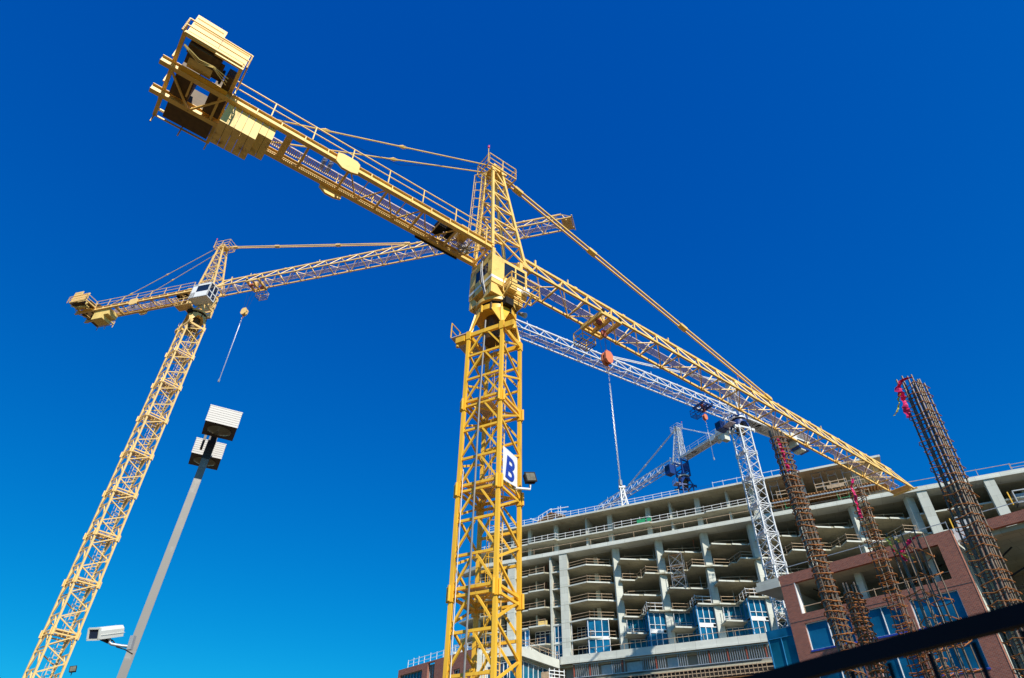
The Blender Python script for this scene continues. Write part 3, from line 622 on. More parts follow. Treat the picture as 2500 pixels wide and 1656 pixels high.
        MB().box(xm + 0.9, x1 - 0.1, *yb(near * 1.1, near * 1.9), zj + 0.3, zj + 1.0).build('gearbox', DB, root)
        g = MB(); g.tube([(x1 - 0.6, near * 1.6 + 0.32 * math.cos(k * 0.524), zj + 0.4 + 0.32 * math.sin(k * 0.524)) for k in range(13)], 0.06, 6); g.build('cable_loop', DK, root)
    else:
        g = MB(); g.box(-cl, -cl + 3.2, -1.1, 1.1, zj + 0.45, zj + 1.3); g.build('machinery_housing', WS, root)
        if style == 'white': MB().box(-cl + 0.3, -cl + 2.6, -0.8, 0.8, zj - 1.3, zj - 0.05).build('winch_box', BS, root)
        g = MB(); g.box(-cl, -1.2, -0.85, 0.85, zj + 0.43, zj + 0.5); g.build('deck', WS, root)
    return root, pl_

# trolley with sheaves, and hook block with its hoist ropes
def trolley(root, x, zj, mu, near):
    g = MB()
    for xx in (x - 0.85, x + 0.85): g.bar((xx, -1.05, zj - 0.22), (xx, 1.05, zj - 0.22), 0.22, 0.3)
    for yy in (-1.0, 1.0): g.bar((x - 0.95, yy, zj - 0.22), (x + 0.95, yy, zj - 0.22), 0.14, 0.26)
    g.bar((x, -1.0, zj - 0.35), (x, 1.0, zj - 0.35), 0.16, 0.2); g.box(x - 0.5, x + 0.1, -0.3, 0.3, zj - 0.25, zj + 0.25)
    t = g.build('trolley', mu, root)
    for xx, yy in ((x - 0.55, -0.35), (x + 0.6, 0.35)):
        MB().tube([(xx, yy - 0.05, zj - 0.42), (xx, yy + 0.05, zj - 0.42)], 0.3, 18).build('sheave', RED, t, True)
    for sx in (-0.8, 0.8):
        for sy in (-1, 1): MB().tube([(x + sx, sy * 0.99, zj - 0.02), (x + sx, sy * 1.12, zj - 0.02)], 0.14, 12).build('wheel', DK, t, True)
    y0 = -near * 1.15; y1 = -near * 2.05; zb = zj - 1.0
    b = MB()
    for (a, c) in (((x - 0.7, y0), (x + 0.5, y0)), ((x + 0.5, y0), (x + 0.5, y1)), ((x + 0.5, y1), (x - 0.7, y1)), ((x - 0.7, y1), (x - 0.7, y0))):
        for z in (zb, zb + 0.5, zb + 1.0): b.bar((*a, z), (*c, z), 0.05)
        b.bar((*a, zb), (*a, zb + 1.05), 0.05)
    [b.bar((x - 0.7 + k_ * 0.2, y0, zb), (x - 0.7 + k_ * 0.2, y1, zb), 0.05) for k_ in range(7)]
    b.build('service_basket', mu, t)
    return t

M1 = (-0.985, 28.335); AZ1 = 53.1
# mast near corner points at the camera; the mast frame x axis runs toward the right-hand leg
crane1, _ = make_crane('tower_crane', 'big yellow tower crane nearest the viewer, with a yellow cab', M1, AZ1, 31.2, 90 - 27.75 - 90 , 4.77, 1.6 + 18.717 - 4.77 * 0 , YU, YM, YU, 48.5, 20.4, near=-1, cabside=-1)
trolley(crane1, 8.9, 31.2, YU, -1)
M2 = (-41.05, 63.254); AZ2 = 105.2
crane2, _ = make_crane('tower_crane', 'smaller far yellow tower crane at the left with a white cab', M2, AZ2, 61.5, -38.66, 4.64, 1.6 + 39.886, YP, YP, WG, 48.5, 20.4, near=-1, cabside=-1)
trolley(crane2, 7.6, 61.5, YP, -1)
MW = (33.4, 80.6)
crane3, _ = make_crane('tower_crane', 'white tower crane with blue slewing ring standing before the concrete building', MW, 239.4, 53.8, 20, 3.95, 45.66 + 2.3, WS, WS, BS, 40.0, 14.5, near=1, cabside=-1, style='white', mast_w=2.0)
trolley(crane3, 7.0, 53.8, BS, 1)
MD = (37.6, 126.7)
crane4, _ = make_crane('tower_crane', 'distant white tower crane with blue turret rising behind the concrete building roof', MD, -30.0, 72.6, 10, 4.5, 61.5, WS, BS, BS, 30.0, 15.0, near=-1, cabside=1, style='distant', mast_w=2.6)

# ------------------------------------------------------------------ hook blocks
def W_(m0, az, x, y=0.0):
    d = V((math.sin(R(az)), math.cos(R(az)))); n = V((-d.y, d.x)); return V((m0[0], m0[1])) + d * x + n * y
def hook(name, label, p, ztop, zblk, zend, m, s=1.0, az=53.1, lean=(0, 0), chain_m=GY, rope_n=4):
    t = thing(name, label, 'crane hook', (p[0], p[1], zblk), R(90 - az))
    g = MB(); sh = [(-0.42, 0.35), (-0.22, 0.62), (0.22, 0.62), (0.46, 0.3), (0.40, -0.35), (0.18, -0.62), (-0.18, -0.62), (-0.42, -0.3)]
    for y0, y1 in ((-0.30, -0.10), (0.10, 0.30)):
        n = len(sh); P = [(x * s, y0 * s, z * s) for x, z in sh] + [(x * s, y1 * s, z * s) for x, z in sh]
        g.poly(P, [tuple(range(n)), tuple(range(n, 2 * n))[::-1]] + [((i + 1) % n, i, n + i, n + (i + 1) % n) for i in range(n)])
    g.box(-0.3 * s, 0.3 * s, -0.12 * s, 0.12 * s, -0.45 * s, 0.45 * s); g.box(-0.1 * s, 0.1 * s, -0.1 * s, 0.1 * s, 0.6 * s, 0.85 * s)
    g.build('block', m, t)
    MB().tube([(0, -0.09 * s, 0.1), (0, 0.09 * s, 0.1)], 0.36 * s, 18).build('sheave', DK, t, True)
    r = MB()
    for xx, yy in ((-0.2, -0.2), (-0.2, 0.2), (0.2, -0.2), (0.2, 0.2))[:rope_n]: r.tube([(xx * s, yy * s, 0.4 * s), (xx * 2.2, yy * 1.5, ztop - zblk)], 0.014 * max(s, 1), 4)
    r.build('hoist_rope', DK, t)
    h = MB(); h.tube([(0, 0, -0.55 * s), (0, 0, -0.85 * s), (0.12 * s, 0, -1.0 * s), (0.1 * s, 0, -1.18 * s), (-0.05 * s, 0, -1.24 * s), (-0.17 * s, 0, -1.12 * s)], 0.05 * s, 8); h.build('hook', RT, t, True)
    L = zblk - 1.1 * s - zend; c = MB(); n = max(8, int(L / 0.32)); z0 = -1.15 * s
    for i in range(5):
        zc = z0 - 0.1 - i * 0.22
        c.tube([(0.05 * math.cos(a), 0.0 if i % 2 else 0.05 * math.cos(a), zc + 0.1 * math.sin(a)) for a in [k * math.pi / 4 for k in range(9)]], 0.018 * s, 5)
    z1 = z0 - 1.15
    for k in range(3):
        a = k * 2.1
        c.tube([(lean[0] * u + 0.035 * math.cos(a + u * 40), lean[1] * u + 0.035 * math.sin(a + u * 40), z1 + (zend - zblk - z1) * u) for u in [i / 60 for i in range(61)]], 0.02 * s, 4)
    c.box(lean[0] - 0.09, lean[0] + 0.09, lean[1] - 0.06, lean[1] + 0.06, zend - zblk - 0.35, zend - zblk)
    c.build('chain_sling', chain_m, t)
    return t
p1 = W_(M1, AZ1, 9.15, 0)
hook('hook_block', 'orange hook block with long chains hanging from the big yellow crane', p1, 30.8, 28.2, 19.3, ORB, 0.78, AZ1)
p2 = W_(M2, AZ2, 7.2, 0)
hook('hook_block', 'yellow hook block with long sling hanging from the far left crane', p2, 61.0, 56.6, 46.0, YP, 0.85, AZ2)
p3 = W_(MW, 239.4, 7.0, 0)
hook('hook_block', 'small orange hook block hanging from the white crane', p3, 53.5, 51.8, 45.4, ORB, 0.7, 240)

# ------------------------------------------------------------------ crane peak beyond the roof
pk = thing('tower_crane', 'lone white lattice crane head poking above the roof under the big hook', 'tower crane', (25.7, 132.9, 0))
g = MB(); b0, b1 = 60.0, 69.0
cs = [(-1.1, -1.1), (1.1, -1.1), (1.1, 1.1), (-1.1, 1.1)]; ct = [(-0.95, -0.3), (-0.35, -0.3), (-0.35, 0.3), (-0.95, 0.3)]
def PP(i, t): return V((cs[i % 4][0] * (1 - t) + ct[i % 4][0] * t, cs[i % 4][1] * (1 - t) + ct[i % 4][1] * t, b0 + (b1 - b0) * t))
for i in range(4):
    MB().bar(PP(i, 0), PP(i, 1), 0.2).build('leg', WS, pk)
    for k in range(6): g.bar(PP(i, k / 6), PP(i + 1, (k + 1) / 6), 0.12); g.bar(PP(i, k / 6), PP(i + 1, k / 6), 0.12)
g.box(-1.3, 0.1, -0.5, 0.5, b1, b1 + 0.5); g.build('lattice', WS, pk)
MB().box(-1.1, 1.1, -1.1, 1.1, 0, b0).build('mast', WS, pk)


# ------------------------------------------------------------------ concrete building under construction
# local x runs along the street front, local y goes into the building, z up
BO, BR = (47.482, 93.651, 0), R(-26.886)
B = thing('concrete_building', 'long concrete apartment building shell under construction with blue glazed lower bays', 'building', BO, BR)
DEPTH = 13.0
def slab(name, front, z0, z1, m, parent=B, depth=DEPTH):
    pts = list(front) + [(front[-1][0], depth), (front[0][0], depth)]
    return MB().prism(pts, z0, z1).build(name, m, parent)
def rail_line(pts, z, parent=B, m=WD, h=1.05, sp=1.9, mid=True, hang=0.0, r=0.035, extra=None):
    """timber guard rail: posts and two boards, along a polyline"""
    g = MB()
    for (a, b) in zip(pts, pts[1:]):
        a, b = V((*a, z)), V((*b, z)); L = (b - a).length; n = max(1, int(round(L / sp))); d = (b - a) / max(L, 1e-6)
        g.bar(a + V((0, 0, h * 0.97)) - d * 0.05, b + V((0, 0, h * 0.97 + random.uniform(-.03, .03))) + d * 0.05, 0.04, 0.07)
        if mid: g.bar(a + V((0, 0, h * 0.5)), b + V((0, 0, h * 0.5 + random.uniform(-.04, .04))), 0.035, 0.055)
        for i in range(n + 1):
            p = a.lerp(b, (i + (random.uniform(-.12, .12) if 0 < i < n else 0)) / n)
            g.bar(p + V((0, 0, -hang)), p + V((0, 0, h * random.uniform(1.0, 1.18))), 0.07, 0.055)
    return g.build('guard_rail', m, parent)
X0 = [-33.4, -25.7, -18.0, -10.3, -2.6, 5.1, 12.8]
def jitter(pts, s=0.12): return [(x + random.uniform(-s, s) * 0, y) for x, y in pts]
LEFT = [(-64.2, 1.6), (-60.2, 0.1), (-56.2, 0.1), (-52.2, 0.35), (-49.6, 0.35), (-49.3, -0.1), (-46.3, -0.1), (-45.5, 0.55), (-43.4, 0.55), (-41.9, 0.1), (-38.2, -0.55), (-35.2, 1.15), (-33.9, 2.2)]
def front(pattern):
    f = list(LEFT)
    for x in X0[:-1]:
        if pattern == 'A': f += [(x + 0.5, 1.1), (x + 1.4, -0.55), (x + 4.2, 1.12), (x + 4.35, 1.02), (x + 6.6, 2.4)]
        else: f += [(x + 0.6, 0.75), (x + 2.9, 2.15), (x + 3.5, 1.6), (x + 3.3, 2.1), (x + 3.9, 1.45), (x + 4.1, 1.55), (x + 5.3, -0.5), (x + 7.4, 0.75)]
    if pattern != 'A':
        f2 = list(LEFT)
        for x in X0[:-1]: f2 += [(x + 0.7, 0.85), (x + 2.9, 2.15), (x + 3.7, 0.95), (x + 4.4, 1.35), (x + 5.35, -0.5), (x + 7.4, 0.72)]
        f = f2
    f += [(X0[-1] + 0.6, 1.5), (26, 1.5), (40, 1.5)]
    return f
FL = [(43.1, 'A'), (40.15, 'B'), (37.2, 'A'), (34.25, 'B'), (31.3, 'A')]
for z, pt in FL:
    fr = front(pt)
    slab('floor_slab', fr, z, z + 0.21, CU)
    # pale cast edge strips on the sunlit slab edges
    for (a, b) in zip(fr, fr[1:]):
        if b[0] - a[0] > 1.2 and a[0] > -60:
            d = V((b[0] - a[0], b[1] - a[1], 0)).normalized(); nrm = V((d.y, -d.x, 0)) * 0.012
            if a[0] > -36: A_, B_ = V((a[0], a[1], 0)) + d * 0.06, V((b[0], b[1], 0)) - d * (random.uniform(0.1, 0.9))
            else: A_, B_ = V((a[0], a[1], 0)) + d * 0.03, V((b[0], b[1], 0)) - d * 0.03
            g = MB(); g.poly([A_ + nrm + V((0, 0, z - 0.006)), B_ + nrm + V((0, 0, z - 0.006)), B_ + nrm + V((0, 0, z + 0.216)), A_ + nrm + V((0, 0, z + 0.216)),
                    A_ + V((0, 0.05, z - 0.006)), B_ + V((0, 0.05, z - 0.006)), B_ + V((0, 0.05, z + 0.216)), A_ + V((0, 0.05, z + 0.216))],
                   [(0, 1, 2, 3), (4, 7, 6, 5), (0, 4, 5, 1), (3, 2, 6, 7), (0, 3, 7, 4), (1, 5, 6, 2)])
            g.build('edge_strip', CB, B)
    # guard rails bay by bay
    inner = [(-63.8, 2.0), (-60.0, 0.5), (-52.4, 0.6)]; rail_line(inner, z + 0.21, sp=2.2)
    rail_line([(-51.8, 0.7), (-49.4, 0.6), (-46.4, 0.3)], z + 0.21, sp=2.0)
    rail_line([(-44.9, 0.9), (-43.5, 0.9)], z + 0.21)
    rail_line([(-41.7, 0.45), (-38.2, -0.2), (-34.6, 1.9)], z + 0.21, sp=2.4)
    for x in X0[:-1]:
        if pt == 'A': rail_line([(x + 0.9, 2.2), (x + 1.6, 1.6), (x + 6.4, 3.2)], z + 0.21, sp=2.3)
        else: rail_line([(x + 1.0, 1.3), (x + 3.2, 2.5), (x + 5.5, -0.1), (x + 7.2, 1.0)], z + 0.21, sp=2.0)
# adjustable props and small gear standing back from the edges
rp = random.Random(21)
for z, pt in FL[:4]:
    for k in range(16):
        x = rp.uniform(-60, 8); y = rp.uniform(3.4, 8.0)
        MB().bar((x, y, z + 0.21), (x + rp.uniform(-.05, .05), y, z + 3.0), 0.09).build('shoring_prop', RED if k % 4 == 0 else (GY if k % 3 else WD), B)
for z in (46.72, 49.18):
    for k in range(14):
        x = rp.uniform(-58, -9); y = rp.uniform(3.0, 7.0)
        MB().bar((x, y, z), (x, y, z + (2.2 if z < 48 else 3.3)), 0.09).build('shoring_prop', GY if k % 3 else RED, B)
# two slabs above the transfer beam, roof slab
up_front = [(-62.5, 2.5), (-60.6, 0.3), (-52, 0.3), (-49.6, 0.3), (-49.3, 0.1), (-44.1, 0.1), (-43.8, 0.75), (-33.2, 0.75), (-32.8, 0.35), (-26.4, 0.35), (-26.1, 0.75), (-17.0, 0.75), (-16.6, 0.4), (-8.6, 0.4), (-8.4, 3.0), (11.0, 3.0)]
slab('floor_slab', up_front, 48.95, 49.18, CU)
for a, b in zip(up_front, up_front[1:]):
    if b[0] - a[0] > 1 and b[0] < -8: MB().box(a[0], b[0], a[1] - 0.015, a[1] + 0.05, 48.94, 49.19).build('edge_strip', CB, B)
rail_line([(-60.6, 0.5), (-49.6, 0.5), (-44.0, 0.35), (-43.8, 1.0), (-33.2, 1.0), (-32.8, 0.6), (-26.4, 0.6), (-26.1, 1.0), (-17, 1.0), (-8.6, 0.7)], 49.18, sp=1.5, m=WG, r=0.03)
roof_front = [(-59.5, 2.5), (-58.0, 0.0), (-8.0, 0.0), (11.2, 0.0)]
slab('roof_slab', roof_front, 52.55, 52.85, CU)
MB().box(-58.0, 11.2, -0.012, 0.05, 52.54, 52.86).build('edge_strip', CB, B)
rail_line([(-57.8, 0.15), (-20.5, 0.15)], 52.85, m=WG, sp=1.55, h=0.95)
rail_line([(-14.6, 0.15), (-3.2, 0.15)], 52.85, m=WG, sp=1.9, h=0.95, mid=False)
MB().bar((-20.5, 0.15, 53.3), (-14.6, 0.15, 53.5), 0.02).build('safety_line', DK, B)
# transfer beam
g = MB(); g.prism([(-64.2, 1.6), (-60, 0), (42, 0), (42, 2.5), (-60, 2.5), (-64.2, 3.0)], 46.3, 46.72); g.build('transfer_beam', CB, B)
g = MB(); g.prism([(-64.4, 1.5), (-60.1, -0.12), (42, -0.12), (42, 2.6), (-60, 2.6), (-64.4, 3.1)], 46.0, 46.29); g.build('beam_ledge', CB, B)
slab('floor_slab', [(-62, 2.4), (42, 2.4)], 46.02, 46.66, CU)
for a, b in ((-60, -41), (-41, -9), (-9, 8), (13, 26.5)):
    rail_line([(a, 0.1), (b, 0.1)], 46.72, sp=4.1, mid=False, hang=0.55, h=1.0)
rail_line([(26.5, 0.5), (42, 0.5)], 46.72, sp=2.5)
# parapet upstand of the right hand part
# columns
def column(x, y, z0, z1, w, d, rot=0, m=CO, name='column'):
    g = MB().box(-w / 2, w / 2, -d / 2, d / 2, z0, z1); g.build(name, m, B, loc=(x, y, 0), rotz=rot)
column(-60.2, 1.2, 28, 46, 0.9, 1.2); column(-55.8, 1.6, 28, 46, 0.5, 3.0, name='wall_pier')
column(-52.8, 0.45, 28, 46, 1.4, 0.85); column(-42.6, 0.47, 28, 46, 1.45, 0.9)
for zz in (31.3, 34.3, 37.2, 40.2, 43.1):
    for xx, ww in ((-52.8, 1.4), (-42.6, 1.45)): MB().box(xx - ww / 2 - 0.004, xx + ww / 2 + 0.004, 0.012, 0.05, zz - 0.02, zz + 0.02).build('joint_line', CU, B)
column(-45.2, 3.4, 28, 46, 0.32, 6.2, name='wall_pier'); column(-49.2, 5.5, 28, 46, 0.3, 5.0, name='wall_pier')
column(-37.9, 4.2, 28, 46, 0.7, 0.7)
for x in X0: column(x, 1.75, 28, 46.02, 1.15, 0.85, R(32))
column(14.6, 0.5, 37, 46, 1.3, 0.9); column(23.2, 0.5, 28, 46, 1.3, 0.9); column(32.0, 0.5, 28, 46, 1.3, 0.9)
column(18.9, 6.0, 28, 46, 0.8, 0.8); column(28, 6.0, 28, 46, 0.8, 0.8)
for x, w in ((-58.2, 0.5), (-50.0, 0.62), (-44.6, 0.75), (-34.0, 0.85), (-26.9, 0.8), (-18.1, 0.85), (-8.9, 0.8), (-1.0, 0.8), (7.2, 0.8)):
    column(x, 2.3, 46.7, 52.55, w, 0.7)
for x in (-53.5, -38.4, -22.8, -13.0): column(x, 3.3, 46.7, 52.55, 0.34, 3.4, name='wall_pier')
# interior cross walls, back wall and right wall
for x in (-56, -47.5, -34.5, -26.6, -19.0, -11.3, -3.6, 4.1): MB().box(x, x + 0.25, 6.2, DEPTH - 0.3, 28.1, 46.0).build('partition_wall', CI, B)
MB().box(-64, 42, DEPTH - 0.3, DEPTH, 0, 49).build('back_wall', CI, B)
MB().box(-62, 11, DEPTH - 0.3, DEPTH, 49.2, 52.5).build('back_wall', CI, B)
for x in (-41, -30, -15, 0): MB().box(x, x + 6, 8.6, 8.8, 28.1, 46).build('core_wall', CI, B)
# podium band and podium deck
g = MB(); g.box(-43.6, -11.3, -0.35, 3.0, 28.0, 29.1); g.build('podium_band', CB, B)
g = MB(); g.box(-43.6, -11.3, -0.45, -0.35, 27.92, 28.2); g.build('band_ledge', CB, B)
slab('podium_slab', [(-66, 0.4), (42, 0.4)], 27.6, 28.05, CU, depth=DEPTH)
rail_line([(-41.5, -0.25), (-11.5, -0.25)], 29.1, sp=4.2, mid=False, hang=0.6, h=0.85)
# stud wall below the band

sw = MB().box(-41.6, -11.4, 0.0, 0.25, 25.88, 25.98).build('bottom_track', STUD, B)
MB().box(-41.6, -11.4, 0.0, 0.25, 27.75, 27.9).build('top_track', STUD, B)
x = -41.5; i = 0
while x < -11.5:
    if not (-37.2 < x < -35.3 or -33 < x < -30.6 or -26.5 < x < -24.9 or -23.2 < x < -21.9):
        if i % 8 == 0: MB().box(x - 0.05, x + 0.06, -0.02, 0.24, 25.98, 27.75).build('red_stud', RED, B)
        else: MB().box(x - 0.025, x + 0.025, 0.02, 0.2, 25.98, 27.75).build('stud', STUD, B)
    x += 0.335; i += 1
MB().box(-43.4, -11.2, 1.3, 1.6, 22.0, 27.6).build('infill_wall', CI, B)
for a, b in ((-37.2, -35.2), (-33, -30.5), (-26.6, -24.8)): MB().box(a, b, 0.9, 1.2, 26.1, 27.5).build('duct', GY, B)
slab('floor_slab', [(-43.4, 0.1), (-11.2, 0.1)], 25.35, 25.6, CU)
MB().box(-43.5, -11.2, 0.3, 0.8, 20, 25.3).build('void_shade_panel', DK, B)  # dark box stands in for the shade of the open void
# timber scaffold rail with many posts below
g = MB()
for k in range(int(30 / 0.62)):
    xx = -41.4 + k * 0.62; g.bar((xx, -0.55, 24.0), (xx, -0.55, 25.25 + random.uniform(-.05, .1)), 0.07)
for z in (24.15, 24.7, 25.2): g.bar((-41.5, -0.5, z), (-11.3, -0.5, z), 0.05, 0.10)
g.build('scaffold_rail', WD, B)
g = MB()
for k in range(60): g.bar((-41.2 + k * 0.5, -0.6, 23.6), (-41.2 + k * 0.5, 1.2, 23.6), 0.1, 0.2)
g.build('formwork_joist', PLY, B)
MB().box(-41.5, -11.3, -0.7, 1.2, 23.72, 23.78).build('formwork_deck', PLY, B)

# ---- glazed lower bays
def glazing(parent, a, b, z0, z1, cols, m=GB, name='window', rows=(), fr=0.09, fm=WG):
    """window wall from a to b (plan points), frame proud of the panes, each pane its own sub-part"""
    a, b = V((*a, 0)), V((*b, 0)); d = (b - a).normalized(); L = (b - a).length; nrm = V((d.y, -d.x, 0))
    g = MB()
    def vb(s, z0, z1, w=fr): p = a + d * s + nrm * 0.05; g.bar(p + V((0, 0, z0)), p + V((0, 0, z1)), w, 0.12, upv=nrm)
    def hb(z, w=fr): g.bar(a + nrm * 0.05 + V((0, 0, z)), b + nrm * 0.05 + V((0, 0, z)), 0.12, w)
    for i in range(cols + 1): vb(min(max(L * i / cols, fr / 2), L - fr / 2), z0, z1)
    hb(z0 + fr / 2); hb(z1 - fr / 2)
    for z in rows: hb(z, fr * 0.7)
    w = g.build(name, fm, parent)
    for i in range(cols):
        s0, s1 = L * i / cols + fr / 2, L * (i + 1) / cols - fr / 2
        P = [a + d * s0, a + d * s1]; zz = [z0 + fr, *rows, z1 - fr]
        o = nrm * -0.01
        MB().poly([P[0] + V((0, 0, z0 + fr)), P[1] + V((0, 0, z0 + fr)), P[1] + V((0, 0, z1 - fr)), P[0] + V((0, 0, z1 - fr)),
                   P[0] + o * 3 + V((0, 0, z0 + fr)), P[1] + o * 3 + V((0, 0, z0 + fr)), P[1] + o * 3 + V((0, 0, z1 - fr)), P[0] + o * 3 + V((0, 0, z1 - fr))],
                  [(0, 1, 2, 3), (7, 6, 5, 4), (0, 4, 5, 1), (3, 2, 6, 7), (0, 3, 7, 4), (1, 5, 6, 2)]).build('pane', m, w)
    return w
ZA, ZB, ZC = 28.95, 31.3, 34.25
def blue_bay(x):
    # right hand projecting box
    f0, f1, f2 = (x + 3.4, 2.6), (x + 4.9, 0.05), (x + 7.3, 1.5)
    for z0, z1 in ((ZA + 0.1, ZB - 0.1), (ZB + 0.32, ZC - 0.02)):
        glazing(B, f1, f2, z0, z1, 3, GB, rows=(z0 + 0.75,) if z0 > 30 else ())
        glazing(B, f0, f1, z0, z1, 2, GT, fm=BF, fr=0.05)
    g = MB(); a, b = V((f1[0] - 0.05, f1[1] - 0.08, 0)), V((f2[0] - 0.5, f2[1] - 0.38, 0))
    g.bar(a + V((0, 0, ZB + 0.1)), b + V((0, 0, ZB + 0.1)), 0.14, 0.42); g.build('spandrel', WG, B)
    g = MB(); g.bar((f1[0], f1[1] - 0.08, ZA), (f1[0], f1[1] - 0.08, ZC), 0.16, 0.16); g.build('corner_panel', BF, B)
    # left recess with balcony
    glazing(B, (x + 0.7, 2.2), (x + 3.3, 3.0), ZB + 0.3, ZC, 3, GT, rows=(ZB + 1.1,))
    glazing(B, (x + 0.7, 2.6), (x + 3.3, 3.2), ZA, ZB - 0.1, 3, GB)
    g = MB(); g.prism([(x + 0.75, 2.6), (x + 1.3, 0.15), (x + 3.6, 1.35), (x + 3.6, 2.6)], ZB + 0.02, ZB + 0.26); g.build('balcony_slab', CO, B)
    g = MB(); g.bar((x + 1.3, 0.12, ZB + 0.14), (x + 3.6, 1.32, ZB + 0.14), 0.05, 0.25); g.build('edge_strip', CB, B)
    g = MB()
    for s in (0.15, 0.75): g.bar((x + 0.9 + s, 1.0, ZB + 0.3), (x + 0.9 + s, 1.0, ZC - 0.3 - s), 0.07)
    g.bar((x + 0.9, 1.0, ZB + 1.1), (x + 1.9, 1.0, ZB + 1.1), 0.05); g.build('scaffold_bracket', WG, B)
    # box top with its rail
    rail_line([(x + 3.7, 2.0), (x + 5.0, -0.35), (x + 7.2, 0.95)], ZC + 0.22, m=WG, sp=1.3, h=1.15)
for x in X0[:-1]: blue_bay(x)
# bay between the two flush columns
for z0, z1 in ((ZA, ZB - 0.05), (ZB + 0.25, ZC)):
    glazing(B, (-38.6, -0.3), (-35.4, 1.0), z0, z1, 3, GB, rows=(z0 + 0.8,) if z0 > 30 else ())
    glazing(B, (-38.6, 2.9), (-38.6, -0.3), z0, z1, 2, GT, fm=BF)
    glazing(B, (-41.7, 3.0), (-38.7, 3.0), z0, z1, 4, GD, rows=(z1 - 0.5,))
    glazing(B, (-51.9, 0.9), (-50.4, 0.9), z0, z1, 2, GB); glazing(B, (-50.3, 0.7), (-49.5, 0.7), z0, z1, 1, BF)
    glazing(B, (-49.3, 2.6), (-45.6, 2.6), z0, z1, 4, GD, rows=(z1 - 0.5,))
    glazing(B, (-44.9, 0.75), (-43.5, 0.75), z0, z1, 2, GB, rows=(z0 + 0.8,))
    glazing(B, (-60, 1.6), (-53.6, 1.0), z0, z1, 5, GB)
MB().bar((-38.6, -0.38, ZB + 0.06), (-35.6, 0.85, ZB + 0.06), 0.1, 0.42).build('spandrel', WG, B)
MB().prism([(-49.3, 2.5), (-49.3, 0.1), (-46.2, 0.1), (-45.5, 0.7), (-45.5, 2.5)], ZB - 0.02, ZB + 0.2).build('balcony_slab', CO, B)
for sx in (-41.65, -38.75): MB().bar((sx, 0.3, ZA), (sx, 0.3, ZC), 0.08).build('door_post', WG, B)

# left wing: white edged deck and glazed floors below
wing = [(-43.7, -0.5), (-45.9, -10.4), (-57.0, -11.6), (-62, -2), (-62, 0.0)]
MB().prism(wing, 27.35, 28.65).build('wing_edge', CB, B)
MB().box(-55, -46.2, -6.5, -2.0, 28.66, 29.5).build('roof_upstand', CB, B)
rail_line([(-43.9, -0.8), (-45.9, -10.0)], 28.65, sp=2.1, hang=0.1)
rail_line([(-46.0, -10.2), (-57.0, -11.4)], 28.65, sp=2.0)
for z0 in (24.2, 20.9):
    glazing(B, (-46.7, -9.5), (-44.9, -1.0), z0, z0 + 2.85, 7, GT)
    glazing(B, (-57.3, -10.6), (-46.7, -9.5), z0, z0 + 2.85, 8, GB)
    MB().prism([(-44.4, -0.6), (-46.2, -9.9), (-57.0, -11.1), (-62, -1.8)], z0 + 2.9, z0 + 3.3 if z0 < 24 else 27.3).build('floor_edge', CB if z0 < 24 else CU, B)

# ---- things on and at the concrete building
def on_b(x, y, z=0):
    c, s = math.cos(BR), math.sin(BR); return (BO[0] + x * c - y * s, BO[1] + x * s + y * c, z)
t = thing('form_table', 'tilted brown plywood form table with rails at the far left of the roof edge', 'formwork', on_b(-44.6, 0.6, 52.86), BR)
g = MB(); g.plate([(-3.2, 0.1, 0.35), (-0.4, 0, 1.75), (-0.4, 2.4, 1.75), (-3.2, 2.4, 0.35)], 0.08); g.plate([(-0.4, 0, 1.75), (2.4, 0.1, 0.7), (2.4, 2.4, 0.7), (-0.4, 2.4, 1.75)], 0.08); g.build('deck', PLY, t)
for k in range(6):
    xx = -3.0 + k; zz = 0.3 + (xx + 3.2) * 0.5 if xx < -0.4 else 1.7 - (xx + 0.4) * 0.37
    MB().bar((xx, 0.05, zz - 0.12), (xx, 2.3, zz - 0.12), 0.08, 0.14).build('joist', WD, t)
hrail('handrail', ((-2.9, 0.1, 0.5), (-0.2, 0.1, 1.6)), 0.9, t, WG, 3, 0.045, False)
g = MB(); g.bar((-0.6, 0.05, 2.3), (3.3, 0.05, 2.15), 0.06, 0.12); g.bar((0.5, 0.05, 1.6), (2.9, 0.05, 1.35), 0.06, 0.12)
for xx in (1.2, 1.7): g.bar((xx, 0.08, 0.8), (xx, 0.08, 2.6), 0.08)
g.bar((-4.6, 0.1, 1.35), (-3.0, 0.1, 0.55), 0.1, 0.14); g.build('loose_board', WG, t)
# scaffold tower in the fifth bay
def scaffold(name, label, loc, w, d, lifts, hl, m=GY, cat='scaffold', group=None, rot=BR):
    t = thing(name, label, cat, loc, rot, group)
    for sx in (0, w):
        for sy in (0, d): MB().bar((sx, sy, 0), (sx, sy, lifts * hl + 0.3), 0.06).build('standard', m, t)
    for k in range(lifts + 1):
        z = k * hl + 0.05
        g = MB(); g.bar((0, 0, z), (w, 0, z), 0.05); g.bar((0, d, z), (w, d, z), 0.05); g.bar((0, 0, z), (0, d, z), 0.05); g.bar((w, 0, z), (w, d, z), 0.05); g.build('ledger', m, t)
        if k < lifts:
            for y in (0, d):
                g = MB(); g.bar((0, y, z), (w, y, z + hl), 0.045); g.bar((w, y, z), (0, y, z + hl), 0.045); g.build('cross_brace', m, t)
            MB().box(0, w, d * 0.2, d * 0.8, z + hl - 0.04, z + hl).build('scaffold_board', WD, t)
    return t
scaffold('scaffold_tower', 'grey cross braced scaffold tower standing on a floor edge beside a column', on_b(-24.0, 0.6, 37.42), 2.1, 1.2, 3, 1.85)
shp = None
